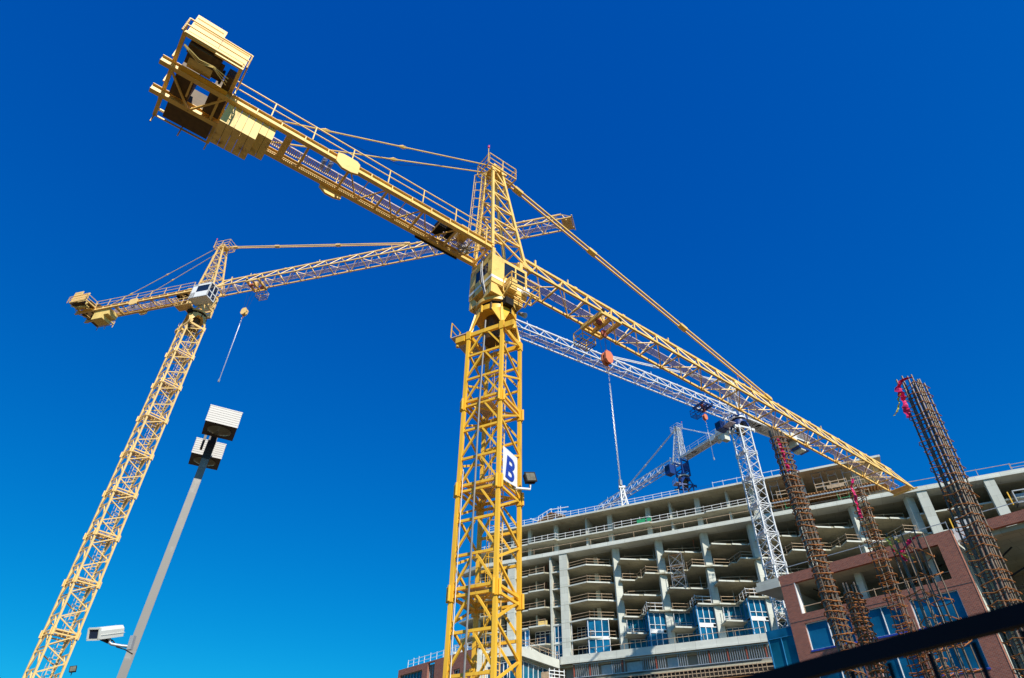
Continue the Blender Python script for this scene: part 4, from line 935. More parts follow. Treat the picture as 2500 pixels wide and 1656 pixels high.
for k, xx in enumerate((-5.8, -3.4, 0.9, 3.1, 5.3, 8.0)):
    t = thing('shoring_frame', ['short wood-coloured shoring frame just right of the white crane mast', 'second shoring frame, grey, between the white mast and looped rebar cage', 'wood-coloured shoring frame just right of the looped rebar cage', 'grey shoring frame above the pale toe board', 'wood-coloured shoring frame left of the narrow rebar cage', 'grey shoring frame half hidden behind the big yellow jib'][k], 'shoring frame', on_b(xx, 1.2, 49.2), BR, 'shoring frames on the top floor')
    for sx in (0, 1.3): MB().bar((sx, 0, 0), (sx, 0, 3.3), 0.07).build('post', WD if k % 2 else GY, t)
    g = MB(); g.bar((0, 0, 2.35), (1.3, 0, 2.35), 0.05); g.bar((0, 0, 2.35), (0.3, 0, 2.7), 0.04); g.bar((1.3, 0, 2.35), (1.0, 0, 2.7), 0.04); g.bar((0, 0, 0.9), (1.3, 0, 0.9), 0.05); g.bar((-0.3, 0.1, 3.3), (1.7, 0.1, 3.3), 0.12); g.build('crosspiece', GY, t)
# formwork hanging below the top floor on the right
t = thing('slab_formwork', 'brown timber slab formwork with steel beams under the upper right floor', 'formwork', on_b(-6.0, 0.3, 48.3), BR)
for k in range(38): MB().bar((0.2 + k * 0.45, 0.0, 0.45), (0.2 + k * 0.45, 3.5, 0.45), 0.14, 0.24).build('joist', PLY, t)
for z in (0.15,): MB().bar((-0.3, 0.2, z), (17.3, 0.2, z), 0.14, 0.22).build('steel_beam', GY, t)
MB().bar((-0.3, 3.0, 0.1), (17.3, 3.0, 0.1), 0.14, 0.22).build('steel_beam', GY, t)
MB().box(0, 17.2, 0.1, 3.4, 0.58, 0.63).build('plywood_sheet', PLY, t)
for a, b in ((1.0, 4.4), (6.9, 11.5), (12.2, 17.0)):
    g = MB(); g.bar((a, -0.1, 1.75), (b, -0.1, 1.8), 0.05, 0.12); g.bar((a, -0.1, 1.2), (b, -0.1, 1.22), 0.05, 0.12)
    n = int((b - a) / 1.15)
    for i in range(n + 1): g.bar((a + (b - a) * i / n, -0.1, 0.6), (a + (b - a) * i / n, -0.1, 1.95), 0.08)
    g.build('guard_rail', WD, t)
MB().box(8.5, 11.0, -0.12, -0.06, 0.7, 1.15).build('toe_board', WD, t)
for k, xx in enumerate((-4.2, 3.6)):
    t = thing('green_frame', ['green painted shoring frame near the white mast on the transfer floor', 'green painted shoring frame right of the rusty rebar column on the transfer floor'][k], 'shoring frame', on_b(xx, 0.6, 46.73), BR, 'green shoring frames')
    for sx in (0, 1.6): MB().bar((sx, 0, 0), (sx, 0, 2.0), 0.06).build('post', GRN, t)
    MB().bar((0, 0, 1.9), (1.6, 0, 1.9), 0.05).build('top_bar', GRN, t); MB().bar((0, 0, 0.6), (1.6, 0, 0.6), 0.05).build('lower_bar', GRN, t)
for k, (xx, w) in enumerate(((-28.6, 1.5), (-26.8, 0.75))):
    tag(MB().box(0, w, 0, 0.05, 0, 0.62).build('debris_sheet', GRN, None, loc=on_b(xx, 0.5, 49.3), rotz=BR), ['wider green sheet tied to the guard rail below the roof', 'narrower green sheet tied to the guard rail beside a concrete column'][k], 'sheet', 'green sheets on the guard rail')
tag(MB().box(0, 1.7, 0, 0.08, 0, 0.9).build('plywood_stack', YC, None, loc=on_b(-48.0, 0.9, 34.5), rotz=BR), 'yellow plywood leaning behind the guard rail at the third open floor', 'plywood')
for k, (xx, zz) in enumerate(((17.2, 42.0), (21.9, 44.2))):
    t = thing('site_hoist_box', ['grey open crate with yellow post between the two pale right hand columns', 'grey open crate with yellow post beyond the rightmost pale column'][k], 'crate', on_b(xx + (3.4 if k else 0), 0.8, zz - (2.2 if not k else 2.0)), BR)
    g = MB(); g.box(0, 0.12, 0, 1.6, 0, 1.9); g.box(0, 3.0, 0, 0.1, 0, 0.15); g.box(0, 3.0, 0, 0.1, 1.75, 1.9); g.box(0, 3, 1.5, 1.6, 0, 1.9); g.box(0, 3, 0, 1.6, 0, 0.08); g.build('crate', GY, t)
    MB().bar((-0.5, 0.3, 0), (-0.5, 0.3, 1.9), 0.14).build('post', YM, t)
# floor at the right part behind the columns
# suspended timber platform under the wing
t = thing('timber_platform', 'brown timber work platform hanging under the white wing edge', 'platform', on_b(-44.2, -3.2, 25.2), BR)
MB().box(-3.6, 0.0, -0.6, -0.5, 0.15, 1.1).build('side_panel', WD, t)
for k in range(9): MB().bar((-3.4 + k * 0.45, -1.4, 0), (-3.0 + k * 0.45, 1.2, 0), 0.1, 0.16).build('joist', PLY, t)
g = MB()
for z in (0.3, 0.8, 1.3): g.bar((0, -0.6, z), (1.8, 1.6, z), 0.05, 0.12)
for k in range(4): g.bar((0.1 + k * 0.55, -0.5 + k * 0.65, 0), (0.1 + k * 0.55, -0.5 + k * 0.65, 1.6), 0.1)
g.build('guard_rail', WG, t)

# ------------------------------------------------------------------ brick podium building, same wall line as the far left brick wing
KO, KR = (52.666, 49.095, 0), R(90 - 137.01)
K = thing('brick_building', 'dark red brick podium building with large blue windows behind the rebar columns', 'building', KO, KR)
def brick_wall(parent, x0, x1, z0, z1, holes, m=BRK, t=0.45, name='wall'):
    xs = sorted({x0, x1, *[h[0] for h in holes], *[h[1] for h in holes]}); zs = sorted({z0, z1, *[h[2] for h in holes], *[h[3] for h in holes]})
    g = MB()
    vid = {}
    def cell(i, j):
        cx, cz = (xs[i] + xs[i + 1]) / 2, (zs[j] + zs[j + 1]) / 2
        return not any(h[0] < cx < h[1] and h[2] < cz < h[3] for h in holes)
    for i in range(len(xs) - 1):
        for j in range(len(zs) - 1):
            if not cell(i, j): continue
            a, b, c, d = xs[i], xs[i + 1], zs[j], zs[j + 1]
            g.poly([(a, 0, c), (b, 0, c), (b, 0, d), (a, 0, d)], [(0, 1, 2, 3)]); g.poly([(a, t, c), (b, t, c), (b, t, d), (a, t, d)], [(3, 2, 1, 0)])
            if i == 0 or not cell(i - 1, j): g.poly([(a, 0, c), (a, 0, d), (a, t, d), (a, t, c)], [(0, 1, 2, 3)])
            if i == len(xs) - 2 or not cell(i + 1, j): g.poly([(b, 0, c), (b, 0, d), (b, t, d), (b, t, c)], [(3, 2, 1, 0)])
            if j == 0 or not cell(i, j - 1): g.poly([(a, 0, c), (b, 0, c), (b, t, c), (a, t, c)], [(3, 2, 1, 0)])
            if j == len(zs) - 2 or not cell(i, j + 1): g.poly([(a, 0, d), (b, 0, d), (b, t, d), (a, t, d)], [(0, 1, 2, 3)])
    return g.build(name, m, parent)
WX = [(-31.15, -26.4), (-25.0, -21.5), (-20.45, -16.1)]
holes = [(-31.15, -16.1, 23.65, 26.95)]
for zt in (22.65, 18.65, 14.65, 10.65, 6.65): holes += [(a, b, zt - 2.65, zt) for a, b in WX]
brick_wall(K, -32.7, -14.6, 0, 28.0, holes)
for z in (26.85, 22.95, 18.95, 14.95): MB().box(-32.7, -31.2 if z > 26 else -14.62, -0.012, 0.0, z - 0.03, z + 0.03).build('joint_line', BRZ, K)
for zt in (22.65, 18.65, 14.65, 10.65, 6.65):
    for a, b in WX:
        w = glazing(K, (a, 0.25), (b, 0.25), zt - 2.65, zt, 2, GB, fr=0.07)
        MB().box(a - 0.02, b + 0.05, -0.05, 0.24, zt - 2.80, zt - 2.64).build('sill', NAVY, w)
# sunlit white reveal of the open gallery, ceiling, floor, columns, rail, props
MB().box(-31.14, -31.06, 0.02, 0.9, 23.66, 26.94).build('reveal', WG, K)
MB().box(-32.5, -14.8, 0.46, 9.0, 26.96, 27.4).build('gallery_ceiling', CU, K)
MB().box(-32.5, -14.8, 0.46, 9.0, 23.1, 23.6).build('gallery_floor', CU, K)
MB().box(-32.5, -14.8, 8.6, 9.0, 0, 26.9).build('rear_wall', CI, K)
MB().box(-32.5, -32.2, 0.46, 8.6, 0, 26.9).build('side_wall', CO, K)
MB().box(-14.95, -14.65, 0.46, 8.6, 0, 27.9).build('side_wall', CO, K)
for x in (-25.0, -17.9): MB().box(x - 0.35, x + 0.35, 2.0, 2.7, 23.6, 26.96).build('column', CO, K)
rail_line([(-31.0, 0.7), (-16.2, 0.7)], 23.62, K, sp=3.4, mid=False, h=0.95)
for (a, b) in (((-30.4, 3.0, 26.8), (-27.2, 3.0, 24.6)), ((-29.8, 3.4, 24.3), (-25.6, 3.4, 25.6)), ((-22, 3, 24.2), (-17.2, 3.5, 26.2))): MB().bar(a, b, 0.12).build('prop', DK, K)
rail_line([(-32.5, 0.6), (-14.8, 0.6)], 28.0, K, m=GY, sp=4.6, mid=False, h=1.0)
MB().box(-14.6, -14.55, -0.02, 0.5, 0, 28.02).build('corner_trim', BRK, K)
MB().box(-14.5, -13.6, 0.6, 0.9, 26.9, 28.2).build('white_soffit', WG, K)
# second frame to the right with its deep bare ceiling
brick_wall(K, -12.95, 6, 0, 28.0, [(-12.1, 4.5, 1.0, 27.05)])
MB().box(-14.4, 6, 0.5, 14, 26.6, 27.04).build('soffit', CU, K)
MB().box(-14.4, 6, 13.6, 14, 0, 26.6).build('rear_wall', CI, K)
MB().box(-14.4, -13.9, 2.5, 13.6, 0, 26.6).build('side_wall', CU, K)
for a, b in (((-13.4, 2.0, 24.2), (-10.8, 2.2, 25.8)), ((-12.6, 1.6, 22.9), (-8.5, 2.2, 24.6)), ((-10.6, 1.6, 22.2), (-8.0, 1.8, 24.0)), ((-12.0, 1.4, 22.0), (-7.6, 1.6, 22.5))): MB().bar(a, b, 0.12).build('prop', DK, K)
rail_line([(-11.2, 1.2), (-5, 1.2)], 20.4, K, m=WG, sp=1.6, h=1.3)
MB().box(-14.3, -5, 1.0, 8, 20.1, 20.4).build('gallery_floor', CO, K)
rail_line([(-12.8, 0.5), (2, 0.5)], 28.0, K, m=GY, sp=4.6, mid=False, h=1.0)
# concrete canopy with white crane foot, and the glass box left of the brick
cn = MB().prism([(-35.7, -0.1), (-32.72, -0.1), (-32.72, 9.2), (-34.0, 9.2)], 26.9, 27.5).build('canopy', CO, K)
MB().box(-35.5, -32.8, 0.0, 2.0, 27.5, 27.95).build('canopy_upstand', CO, K)
glazing(K, (-35.7, 0.3), (-32.72, 0.3), 10, 21.9, 2, GT, fr=0.05, fm=BF, rows=(19.0, 18.2, 14.6)); MB().box(-35.75, -32.72, 0.2, 0.5, 21.9, 22.75).build('glass_fascia', GB, K)
glazing(K, (-35.7, 6), (-35.7, 0.3), 10, 22.7, 3, GB, fr=0.05, fm=BF)
MB().box(-35.6, -32.7, 5.8, 6.0, 0, 22.5).build('back_wall', CI, K)
MB().box(-35.6, -32.8, 0.4, 5.8, 21.95, 22.3).build('roof', CO, K)

K2 = thing('brick_building', 'low red brick wing at far left with a roof guard rail and blue glazing', 'building', (-67.4 * -0.7314675, 67.4 * 0.68187632, 0), KR)
hz = [(-98.4, -92.4, 15, 27.1), (-91.0, -89.2, 10, 27.8), (-84.4, -82.9, 20, 25.8), (-84.4, -82.9, 12, 18)]
brick_wall(K2, -99.0, -80.0, 0, 28.0, hz, name='wall')
glazing(K2, (-98.4, 0.4), (-92.4, 0.4), 15, 27.1, 7, GT, fr=0.06, fm=GY); glazing(K2, (-91.0, 0.5), (-89.2, 0.5), 10, 27.6, 2, GD, fr=0.08, fm=GY)
glazing(K2, (-84.4, 0.4), (-82.9, 0.4), 20, 25.8, 2, GD); glazing(K2, (-84.4, 0.4), (-82.9, 0.4), 12, 18, 2, GD)
MB().box(-98.9, -80.1, 0.5, 9, 0, 27.5).build('core', CO, K2)
for z0 in (13.5, 17.8, 22.1): glazing(K2, (-80.0, 3.0), (-75.5, 3.0), z0, z0 + 3.9, 5, GB, fr=0.1)
rail_line([(-97.0, 0.4), (-80.2, 0.4)], 28.0, K2, m=WG, sp=1.6, h=1.2)

# ------------------------------------------------------------------ rebar cages
def cage(name, label, loc, lean, H, w, d, nb, sp, seed, tie_m=RT, rot=0.3, loose=0.3, shape='box', br=0.022, tr=0.012, zmin=1.5, nlab=None, group='rebar column cages'):
    rnd = random.Random(seed)
    t = thing(name, label, 'rebar cage', (loc[0], loc[1], 0), rot, group)
    per = []
    if shape == 'box':
        nx, ny = nb
        for i in range(nx):
            u = -w / 2 + w * i / (nx - 1); per += [(u, -d / 2), (u, d / 2)]
        for j in range(1, ny - 1):
            v = -d / 2 + d * j / (ny - 1); per += [(-w / 2, v), (w / 2, v)]
    else:
        n = nb[0] * 2 + nb[1] * 2
        for i in range(n): a = 2 * math.pi * i / n; per.append((w / 2 * math.cos(a), d / 2 * math.sin(a)))
    for (u, v) in per:
        h = H + rnd.uniform(-0.16, 0.08)
        g = MB()
        jx, jy = rnd.uniform(-.02, .02), rnd.uniform(-.02, .02)
        g.tube([(u, v, 0), (u + lean[0] * h * 0.5 + jx, v + lean[1] * h * 0.5 + jy, h * 0.5), (u + lean[0] * h + jx, v + lean[1] * h + jy, h)], br, 6)
        # ribs of the bar
        g.build('vertical_bar', RB, t, True)
    z = zmin; protos = []
    for kind in range(3):
        g = MB(); o = 0.03 + 0.012 * kind; pts = []
        if shape == 'box':
            c = [(-w / 2 - o, -d / 2 - o), (w / 2 + o, -d / 2 - o), (w / 2 + o, d / 2 + o), (-w / 2 - o, d / 2 + o)]
            for k in range(4):
                a, b = V((*c[k], 0)), V((*c[(k + 1) % 4], 0))
                for s in (0.06, 0.5, 0.94): pts.append(a.lerp(b, s) + V((0, 0, rnd.uniform(-.02, .02) * loose * 3)))
            pts.append(pts[0] + V((0, 0, 0.03)))
            g.tube(pts, tr, 5)
            if kind: g.tube([(-w * 0.12, -d / 2 - o, 0.02), (-w * 0.12, d / 2 + o, 0.03)], tr, 4); g.tube([(w * 0.22, -d / 2 - o, 0.01), (w * 0.22, d / 2 + o, 0.0)], tr, 4)
            g.tube([pts[0], pts[0] + V((w * 0.3, d * 0.35, 0.02))], tr, 4)
        else:
            for cx, rr in ((-w * 0.2, 0.62), (w * 0.2, 0.62)):
                g.tube([(cx + (w / 2 * rr + o) * math.cos(a), (d / 2 + o) * math.sin(a), 0.02 * math.sin(a * 2 + kind)) for a in [k * math.pi / 9 for k in range(19)]], tr, 5)
        protos.append(g.mesh('tie', tie_m, True))
    i = 0
    while z < H - 0.15:
        o = put('tie', protos[i % 3], t, (lean[0] * z + rnd.uniform(-.012, .012), lean[1] * z + rnd.uniform(-.012, .012), z), rnd.uniform(-.03, .03))
        o.rotation_euler = (rnd.uniform(-.10, .10) * loose, rnd.uniform(-.14, .14) * loose, rnd.uniform(-.06, .06))
        z += sp * rnd.uniform(0.82, 1.18); i += 1
    return t
def ribbon(name, label, cat, root_loc, pts, w, m, seed=1, group=None):
    """crumpled strip of plastic with thickness"""
    rnd = random.Random(seed); g = MB(); P = [V(p) for p in pts]; up_, dn = [], []
    fine = []
    for a, b in zip(P, P[1:]):
        for k in range(5): fine.append(a.lerp(b, k / 5))
    fine.append(P[-1])
    sd_ = V((1, 0.3, 0.2)).normalized()
    vs = []
    for i, p in enumerate(fine):
        ww = w * rnd.uniform(0.8, 1.25); tw = 0.55 * math.sin(i * 0.7 + seed) + rnd.uniform(-.12, .12); dirv = V((math.cos(tw), math.sin(tw) * 0.9, math.sin(tw * 2) * 0.3)).normalized()
        off = V((rnd.uniform(-.010, .010), rnd.uniform(-.03, .03), rnd.uniform(-.006, .006)))
        vs.append((p + off - dirv * ww / 2, p + off + V((0, rnd.uniform(-.04, .04), 0)), p + off + dirv * ww / 2))
    n = len(vs); th = V((0.002, -0.004, 0.0))
    Pts = [q for v_ in vs for q in v_] + [q + th for v_ in vs for q in v_]
    F = []
    for i in range(n - 1):
        for k in range(2):
            a = i * 3 + k; b = a + 3; F += [(a, a + 1, b + 1, b), (a + 3 * n, b + 3 * n, b + 1 + 3 * n, a + 1 + 3 * n)]
    g.poly(Pts, F)
    return tag(g.build(name, m), label, cat, group)
c5 = cage('rebar_cage', 'tallest rusty rebar cage at far right, pink cloth tied to its top', (8.28, 11.3), (0.028, -0.020), 9.95, 0.38, 0.32, (4, 4), 0.205, 5, rot=0.5, loose=0.45, br=0.019, tr=0.010, shape='box')
c1 = cage('rebar_cage', 'rebar cage with looped round ties just right of the white crane mast', (7.60, 15.20), (-0.024, 0.012), 11.15, 0.36, 0.27, (3, 2), 0.15, 1, rot=0.2, loose=1.0, shape='oval', br=0.022, tr=0.013)
c2 = cage('rebar_cage', 'narrow square rebar cage with pink ribbon down its upper half', (8.52, 14.72), (0.010, -0.006), 9.3, 0.18, 0.25, (2, 3), 0.17, 2, rot=0.55, loose=0.5, br=0.016, tr=0.010)
c3 = cage('rebar_cage', 'wide sparse rebar cage tangled with pink and yellow tape at its top', (8.12, 12.62), (-0.012, 0.002), 7.1, 0.62, 0.34, (4, 3), 0.42, 3, rot=0.35, loose=1.2, br=0.015, tr=0.010)
c4 = cage('rebar_cage', 'shortest bright rusty rebar cage leaning on the looped one', (7.42, 14.05), (-0.012, 0.004), 6.5, 0.30, 0.26, (3, 2), 0.10, 4, rot=0.2, loose=1.2, shape='oval', br=0.017, tr=0.013)
c6 = cage('rebar_cage', 'lower rebar cage behind the narrow square one, reaching window height', (8.80, 14.45), (0.0, 0.0), 5.9, 0.32, 0.24, (3, 3), 0.14, 6, rot=0.4, loose=0.9, br=0.016, tr=0.011)
def at(px, py, D):
    """point at horizontal distance D seen at photo pixel"""
    X, Y = (px - 1250) / F, (828 - py) / F
    d = fw + rt * X + up * Y; d = d / math.hypot(d.x, d.y) * D
    return V((d.x, d.y, d.z + 1.6))
ribbon('pink_cloth', 'crimson cloth wound round the top of the tallest rebar cage', 'cloth', None, [at(2224, 922, 13.8), at(2200, 930, 13.8), at(2192, 950, 13.8), at(2206, 975, 13.8), at(2212, 1000, 13.8), at(2217, 1022, 13.9)], 0.12, PINK, 3)
ribbon('yellow_tape', 'frayed pale yellow tape blowing left from the tallest rebar cage', 'tape', None, [at(2200, 958, 13.8), at(2194, 970, 13.8), at(2196, 985, 13.8), at(2190, 1005, 13.8), at(2182, 1016, 13.8)], 0.035, YRB, 8)
ribbon('pink_ribbon', 'crimson ribbon woven down the top of the looped rebar cage', 'ribbon', None, [at(1897, 1072, 15.8 + 1), at(1906, 1090, 16.8), at(1912, 1108, 16.8), at(1918, 1130, 16.8), at(1926, 1150, 16.8)], 0.09, PINK, 4)
ribbon('pink_ribbon', 'long crimson ribbon down the narrow square rebar cage', 'ribbon', None, [at(2082, 1168, 16.7), at(2080, 1190, 16.7), at(2090, 1220, 16.7), at(2096, 1245, 16.7), at(2104, 1265, 16.7)], 0.065, PINK, 5)
ribbon('pink_tape', 'bright pink tape sagging across the wide sparse rebar cage', 'tape', None, [at(2246, 1306, 14.8), at(2226, 1314, 14.8), at(2214, 1330, 14.8), at(2200, 1348, 14.8), at(2186, 1346, 14.8), at(2180, 1340, 14.8)], 0.085, PINK, 6)
ribbon('pink_tape', 'short dark pink tape tail below the knot on the wide sparse rebar cage', 'tape', None, [at(2192, 1350, 14.8), at(2202, 1362, 14.8), at(2213, 1370, 14.8)], 0.07, PINK, 7)
ribbon('yellow_tape', 'yellow and black tape loop hanging from the left bar of the wide cage', 'tape', None, [at(2196, 1322, 14.75), at(2180, 1314, 14.75), at(2164, 1312, 14.75), at(2176, 1332, 14.75), at(2190, 1350, 14.75), at(2210, 1358, 14.75), at(2230, 1362, 14.75)], 0.04, YRB, 9)

# ------------------------------------------------------------------ mast sign and floodlights
phi = R(-27.75); cx_ = V((math.cos(phi), math.sin(phi), 0)); cy_ = V((-math.sin(phi), math.cos(phi), 0)); MC = V((M1[0], M1[1], 0))
sg = thing('letter_banner', 'white banner with large blue letter B on the big crane mast', 'sign', tuple(MC + cx_ * 1.22 + V((0, 0, 16.6))), phi)
g = MB(); g.plate([(0, -0.95, -0.95), (0, 0.5, -0.72), (0.0, 0.5, 0.86), (0, -0.95, 0.80)], 0.02); g.build('panel', BAN, sg)
# the letter: one stem and two bowls, slightly slanted, standing a little proud of the cloth
def letter_b(h, w, st, y0, z0, x, sl):
    g = MB()
    def P(y, z): return V((x, y0 + y + sl * z, z0 + z))
    def ring(zc, rz, ry, yb):
        n = 10; o, i_ = [], []
        for k in range(n + 1):
            a = -math.pi / 2 + math.pi * k / n
            o.append(P(yb + ry * math.cos(a), zc + rz * math.sin(a))); i_.append(P(yb + (ry - st) * math.cos(a), zc + (rz - st * 0.8) * math.sin(a)))
        return o, i_
    quads = [[P(0, 0), P(st, 0), P(st, h), P(0, h)]]
    yb = w * 0.52
    for zc, rz, ry in ((h * 0.265, h * 0.265, w * 0.48), (h * 0.75, h * 0.25, w * 0.42)):
        o, i_ = ring(zc, rz, ry, yb)
        for k in range(len(o) - 1): quads.append([i_[k], o[k], o[k + 1], i_[k + 1]])
        quads.append([P(st, zc - rz), o[0], i_[0], P(st, zc - rz + st * 0.8)]); quads.append([P(st, zc + rz - st * 0.8), i_[-1], o[-1], P(st, zc + rz)])
    for q_ in quads:
        n = len(q_); f = [p + V((0.008, 0, 0)) for p in q_]; g.poly(q_ + f, [(3, 2, 1, 0), (4, 5, 6, 7)] + [(a, (a + 1) % 4, 4 + (a + 1) % 4, 4 + a) for a in range(4)])
    return g
letter_b(1.22, 0.86, 0.25, -0.74, -0.72, 0.022, 0.14).build('lettering', NAVY, sg)
def flood(label, loc, aim_z, s=1.0):
    t = thing('floodlight', label, 'floodlight', loc, aim_z)
    g = MB(); g.box(-0.22 * s, 0.22 * s, -0.12 * s, 0.12 * s, -0.2 * s, 0.2 * s); g.box(-0.25 * s, 0.25 * s, -0.14 * s, -0.10 * s, -0.23 * s, 0.23 * s); h = g.build('housing', DK, t); h.rotation_euler = (R(-8), R(-12), 0); h.location = (0, 0, 0.45 * s)
    l = MB().box(-0.2 * s, 0.2 * s, -0.15 * s, -0.142 * s, -0.18 * s, 0.18 * s).build('lens', LENS, t); l.rotation_euler = (R(-8), R(-12), 0); l.location = (0, 0, 0.45 * s)
    MB().bar((0, 0, 0), (0, 0, 0.3 * s), 0.05 * s).build('bracket', DK, t)
    return t
q1 = MC + cx_ * 1.1 + cy_ * 1.1
fl = flood('black square floodlight on a white arm at the right of the big crane mast', tuple(q1 + cx_ * 0.62 - cy_ * 0.25 + V((0, 0, 15.9))), 0.4, 1.15)
g = MB(); g.tube([(-0.75, 0.2, -0.05), (0.03, 0, -0.05), (0.03, 0, 0.2)], 0.06, 8); g.build('arm', WG, fl, True)
phi2 = R(-38.66); q2 = V((M2[0], M2[1], 0)) + V((math.cos(phi2), math.sin(phi2), 0)) * 1.2 + V((-math.sin(phi2), math.cos(phi2), 0)) * 1.2
flood('small floodlight low on the far left crane mast', tuple(q2 + V((0.65, 0.0, 15.0))), 0.3, 1.1)
# hoist pipe and cable hanging in front of the mast's left face
cf = MC - cy_ * 1.25 - cx_ * 0.05
tag(MB().tube([tuple(cf + V((0.10, 0.3, 25.9))), tuple(cf + V((0, 0, 20))), tuple(cf + cx_ * -0.05 + V((0, 0, 10))), tuple(cf + cx_ * -0.12)], 0.045, 8).build('conduit', DKG, None, True), 'grey power conduit running down the middle of the big crane mast', 'pipe')
cf2 = MC - cy_ * 1.2 - cx_ * 0.78
tag(MB().tube([tuple(cf2 + V((0, 0, 16.5))), tuple(cf2 + cx_ * 0.02 + V((0, 0, 8))), tuple(cf2 + cx_ * -0.02)], 0.016, 6).build('rope', WG, None), 'thin white rope near the left leg of the big crane mast', 'rope')
g = MB(); 
for k in range(7): g.box(-0.5 + k * 0.15, -0.36 + k * 0.15, 0, 0.03, -0.6 + 0.05 * (k % 3), 0.62)
tag(g.build('shade_netting', GR, None, loc=tuple(MC + cx_ * -0.55 + cy_ * 1.0 + V((0, 0, 16.5))), rotz=phi), 'brown slatted panel at the back of the big crane mast', 'panel')

# ------------------------------------------------------------------ light pole with two shoebox heads, and the camera on it
pt, pb_ = V((-5.37, 10.17, 7.62)), V((-5.52, 10.06, 0.0))
LP = thing('street_lamp', 'grey square light pole with two shoebox lamp heads', 'street lamp', tuple(pb_), R(27.4))
ax = pt - pb_; c, s = math.cos(R(-27.4)), math.sin(R(-27.4)); axl = V((ax.x * c - ax.y * s, ax.x * s + ax.y * c, ax.z))
def pl(t): return axl * t
MB().bar(pl(0), pl(0.945), 0.12, 0.12, upv=(0, 1, 0)).build('pole', POLE, LP)
MB().bar(pl(0.945), pl(1.04), 0.135, 0.135, upv=(0, 1, 0)).build('pole_top', BRZ, LP)  # bronze top length; its dark colour also carries the shade of the lamp heads
g = MB(); tp = pl(1.03)
for sx in (-1, 1): g.tube([tp + V((sx * 0.09, 0, 0.0)), tp + V((sx * 0.17, 0, 0.0))], 0.055, 10)
g.box(tp.x - 0.16, tp.x - 0.12, tp.y - 0.05, tp.y + 0.05, tp.z - 0.45, tp.z - 0.12); g.build('bracket', BRZ, LP)
def head(loc, rz, name='lamp_head'):
    g = MB(); w, d, h = 0.26, 0.24, 0.30
    g.box(-w, w, -d, d, -0.30, 0.0)
    hd = g.build(name, BRZ, LP, loc=loc, rotz=rz)
    # louvred bright front made of ribs
    for k in range(7): MB().box(-w - 0.004, w + 0.004, -d - 0.012 , -d - 0.001, -0.297 + k * 0.043, -0.297 + k * 0.043 + 0.037).build('fin', LAMPM, hd)
    MB().box(-w - 0.01, w + 0.01, -d - 0.016, d + 0.01, 0.002, 0.02).build('lid', LAMPM, hd)
    g = MB(); n = 14; ring = []
    P = [(0.20 * math.cos(a), 0.17 * math.sin(a) - 0.02, -0.305 - 0.0) for a in [2 * math.pi * k / n for k in range(n)]] + [(0.11 * math.cos(a), 0.09 * math.sin(a) - 0.02, -0.345) for a in [2 * math.pi * k / n for k in range(n)]]
    g.poly(P, [(k, (k + 1) % n, n + (k + 1) % n, n + k) for k in range(n)] + [tuple(range(n, 2 * n))]); g.build('lens', LENS, hd, True)
    return hd
h1 = head(tuple(tp + V((0.05, -0.60, -0.06))), R(0)); h2 = head(tuple(tp + V((-0.02, 0.74, -0.02))), R(0))
MB().box(tp.x - 0.05, tp.x + 0.05, tp.y - 0.4, tp.y + 0.5, tp.z - 0.12, tp.z - 0.02).build('arm', BRZ, LP)
# surveillance camera
cc = thing('security_camera', 'white bullet security camera on an arm fixed to the light pole', 'camera', tuple(at(262, 1545, 9.9)), R(-8))
g = MB()
pr = [(-0.075, -0.06), (0.075, -0.06), (0.075, 0.035), (0.05, 0.072), (-0.05, 0.072), (-0.075, 0.035)]
def ext(g, pr, y0, y1):
    n = len(pr); g.poly([(x, y0, z) for x, z in pr] + [(x, y1, z) for x, z in pr], [tuple(range(n)), tuple(range(n, 2 * n))[::-1]] + [((i + 1) % n, i, n + i, n + (i + 1) % n) for i in range(n)])
ext(g, pr, -0.22, 0.20); g.box(-0.079, 0.079, -0.205, 0.215, -0.018, -0.010); hs_ = g.build('housing', CCM, cc)
hs_.rotation_euler = (R(20), 0, 0)
g = MB()
for x0, x1, z0, z1 in ((-0.08, -0.062, -0.065, 0.07), (0.062, 0.08, -0.065, 0.07), (-0.08, 0.08, -0.068, -0.05), (-0.07, 0.07, 0.055, 0.076)): g.box(x0, x1, -0.24, -0.215, z0, z1)
f_ = g.build('front_bezel', CCM, cc); f_.rotation_euler = (R(20), 0, 0)
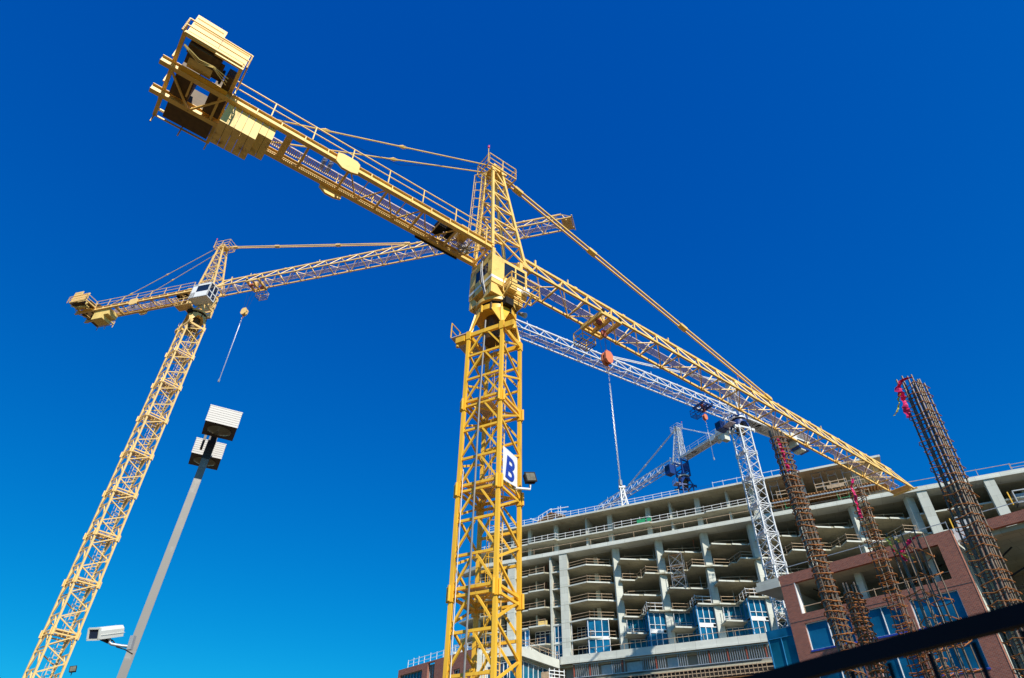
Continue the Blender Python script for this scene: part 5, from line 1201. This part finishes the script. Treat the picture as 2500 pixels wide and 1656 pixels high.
l_ = MB().box(-0.062, 0.062, -0.228, -0.222, -0.05, 0.055).build('lens_glass', GD, cc); l_.rotation_euler = (R(20), 0, 0)
pc = at(262, 1545, 9.9); pa_, pb2, pc2 = at(268, 1561, 9.9), at(272, 1573, 9.9), at(317, 1579, 9.9)
def toloc(p, o, rz): d = V(p) - V(o); c, s = math.cos(-rz), math.sin(-rz); return V((d.x * c - d.y * s, d.x * s + d.y * c, d.z))
Q = [toloc(k, pc, R(-8)) for k in (pa_, at(267, 1569, 9.9), pb2, at(295, 1577, 9.9), pc2)]
MB().tube([(0, 0, -0.05), Q[0], Q[1], Q[2], Q[3], Q[4]], 0.017, 10).build('arm', GY, cc, True)
MB().bar((0, -0.08, -0.08), (0, 0.1, -0.08), 0.05, 0.04).build('swivel', DK, cc)
MB().tube([(0, 0.12, -0.05), toloc(at(277, 1566, 9.9), pc, R(-8)), toloc(at(285, 1580, 9.9), pc, R(-8)), toloc(at(305, 1586, 9.9), pc, R(-8)), toloc(at(323, 1597, 9.7), pc, R(-8))], 0.007, 6).build('cable', DK, cc, True)
w0, w1 = toloc(at(326, 1553, 9.85), pc, R(-8)), toloc(at(316, 1587, 9.85), pc, R(-8)); MB().bar(w0, w1, 0.05, 0.05).build('mounting_plate', GY, cc)

# ------------------------------------------------------------------ foreground fence, close to the camera
FN = thing('site_fence', 'dark metal fence rail with thin mesh wires crossing the lower right corner, out of focus', 'fence', (0.87, 1.96, 0), 0)
d = V((0.27, -0.47, 0)).normalized(); zr = 2.06
MB().bar(V((0, 0, zr)) - d * 3.0, V((0, 0, zr)) + d * 1.6, 0.03, 0.042).build('top_rail', BLK, FN)
for k in range(26):
    p = V((0, 0, 0)) - d * 2.0 + d * k * 0.11; MB().tube([p + V((0, 0, 0)), p + V((0, 0, zr - 0.03))], 0.0055, 6).build('vertical_wire', BLK, FN)
for k in range(4): MB().tube([V((0, 0, zr - 0.13 - k * 0.16)) - d * 3, V((0, 0, zr - 0.13 - k * 0.16)) + d * 1.6], 0.005, 5).build('horizontal_wire', BLK, FN)
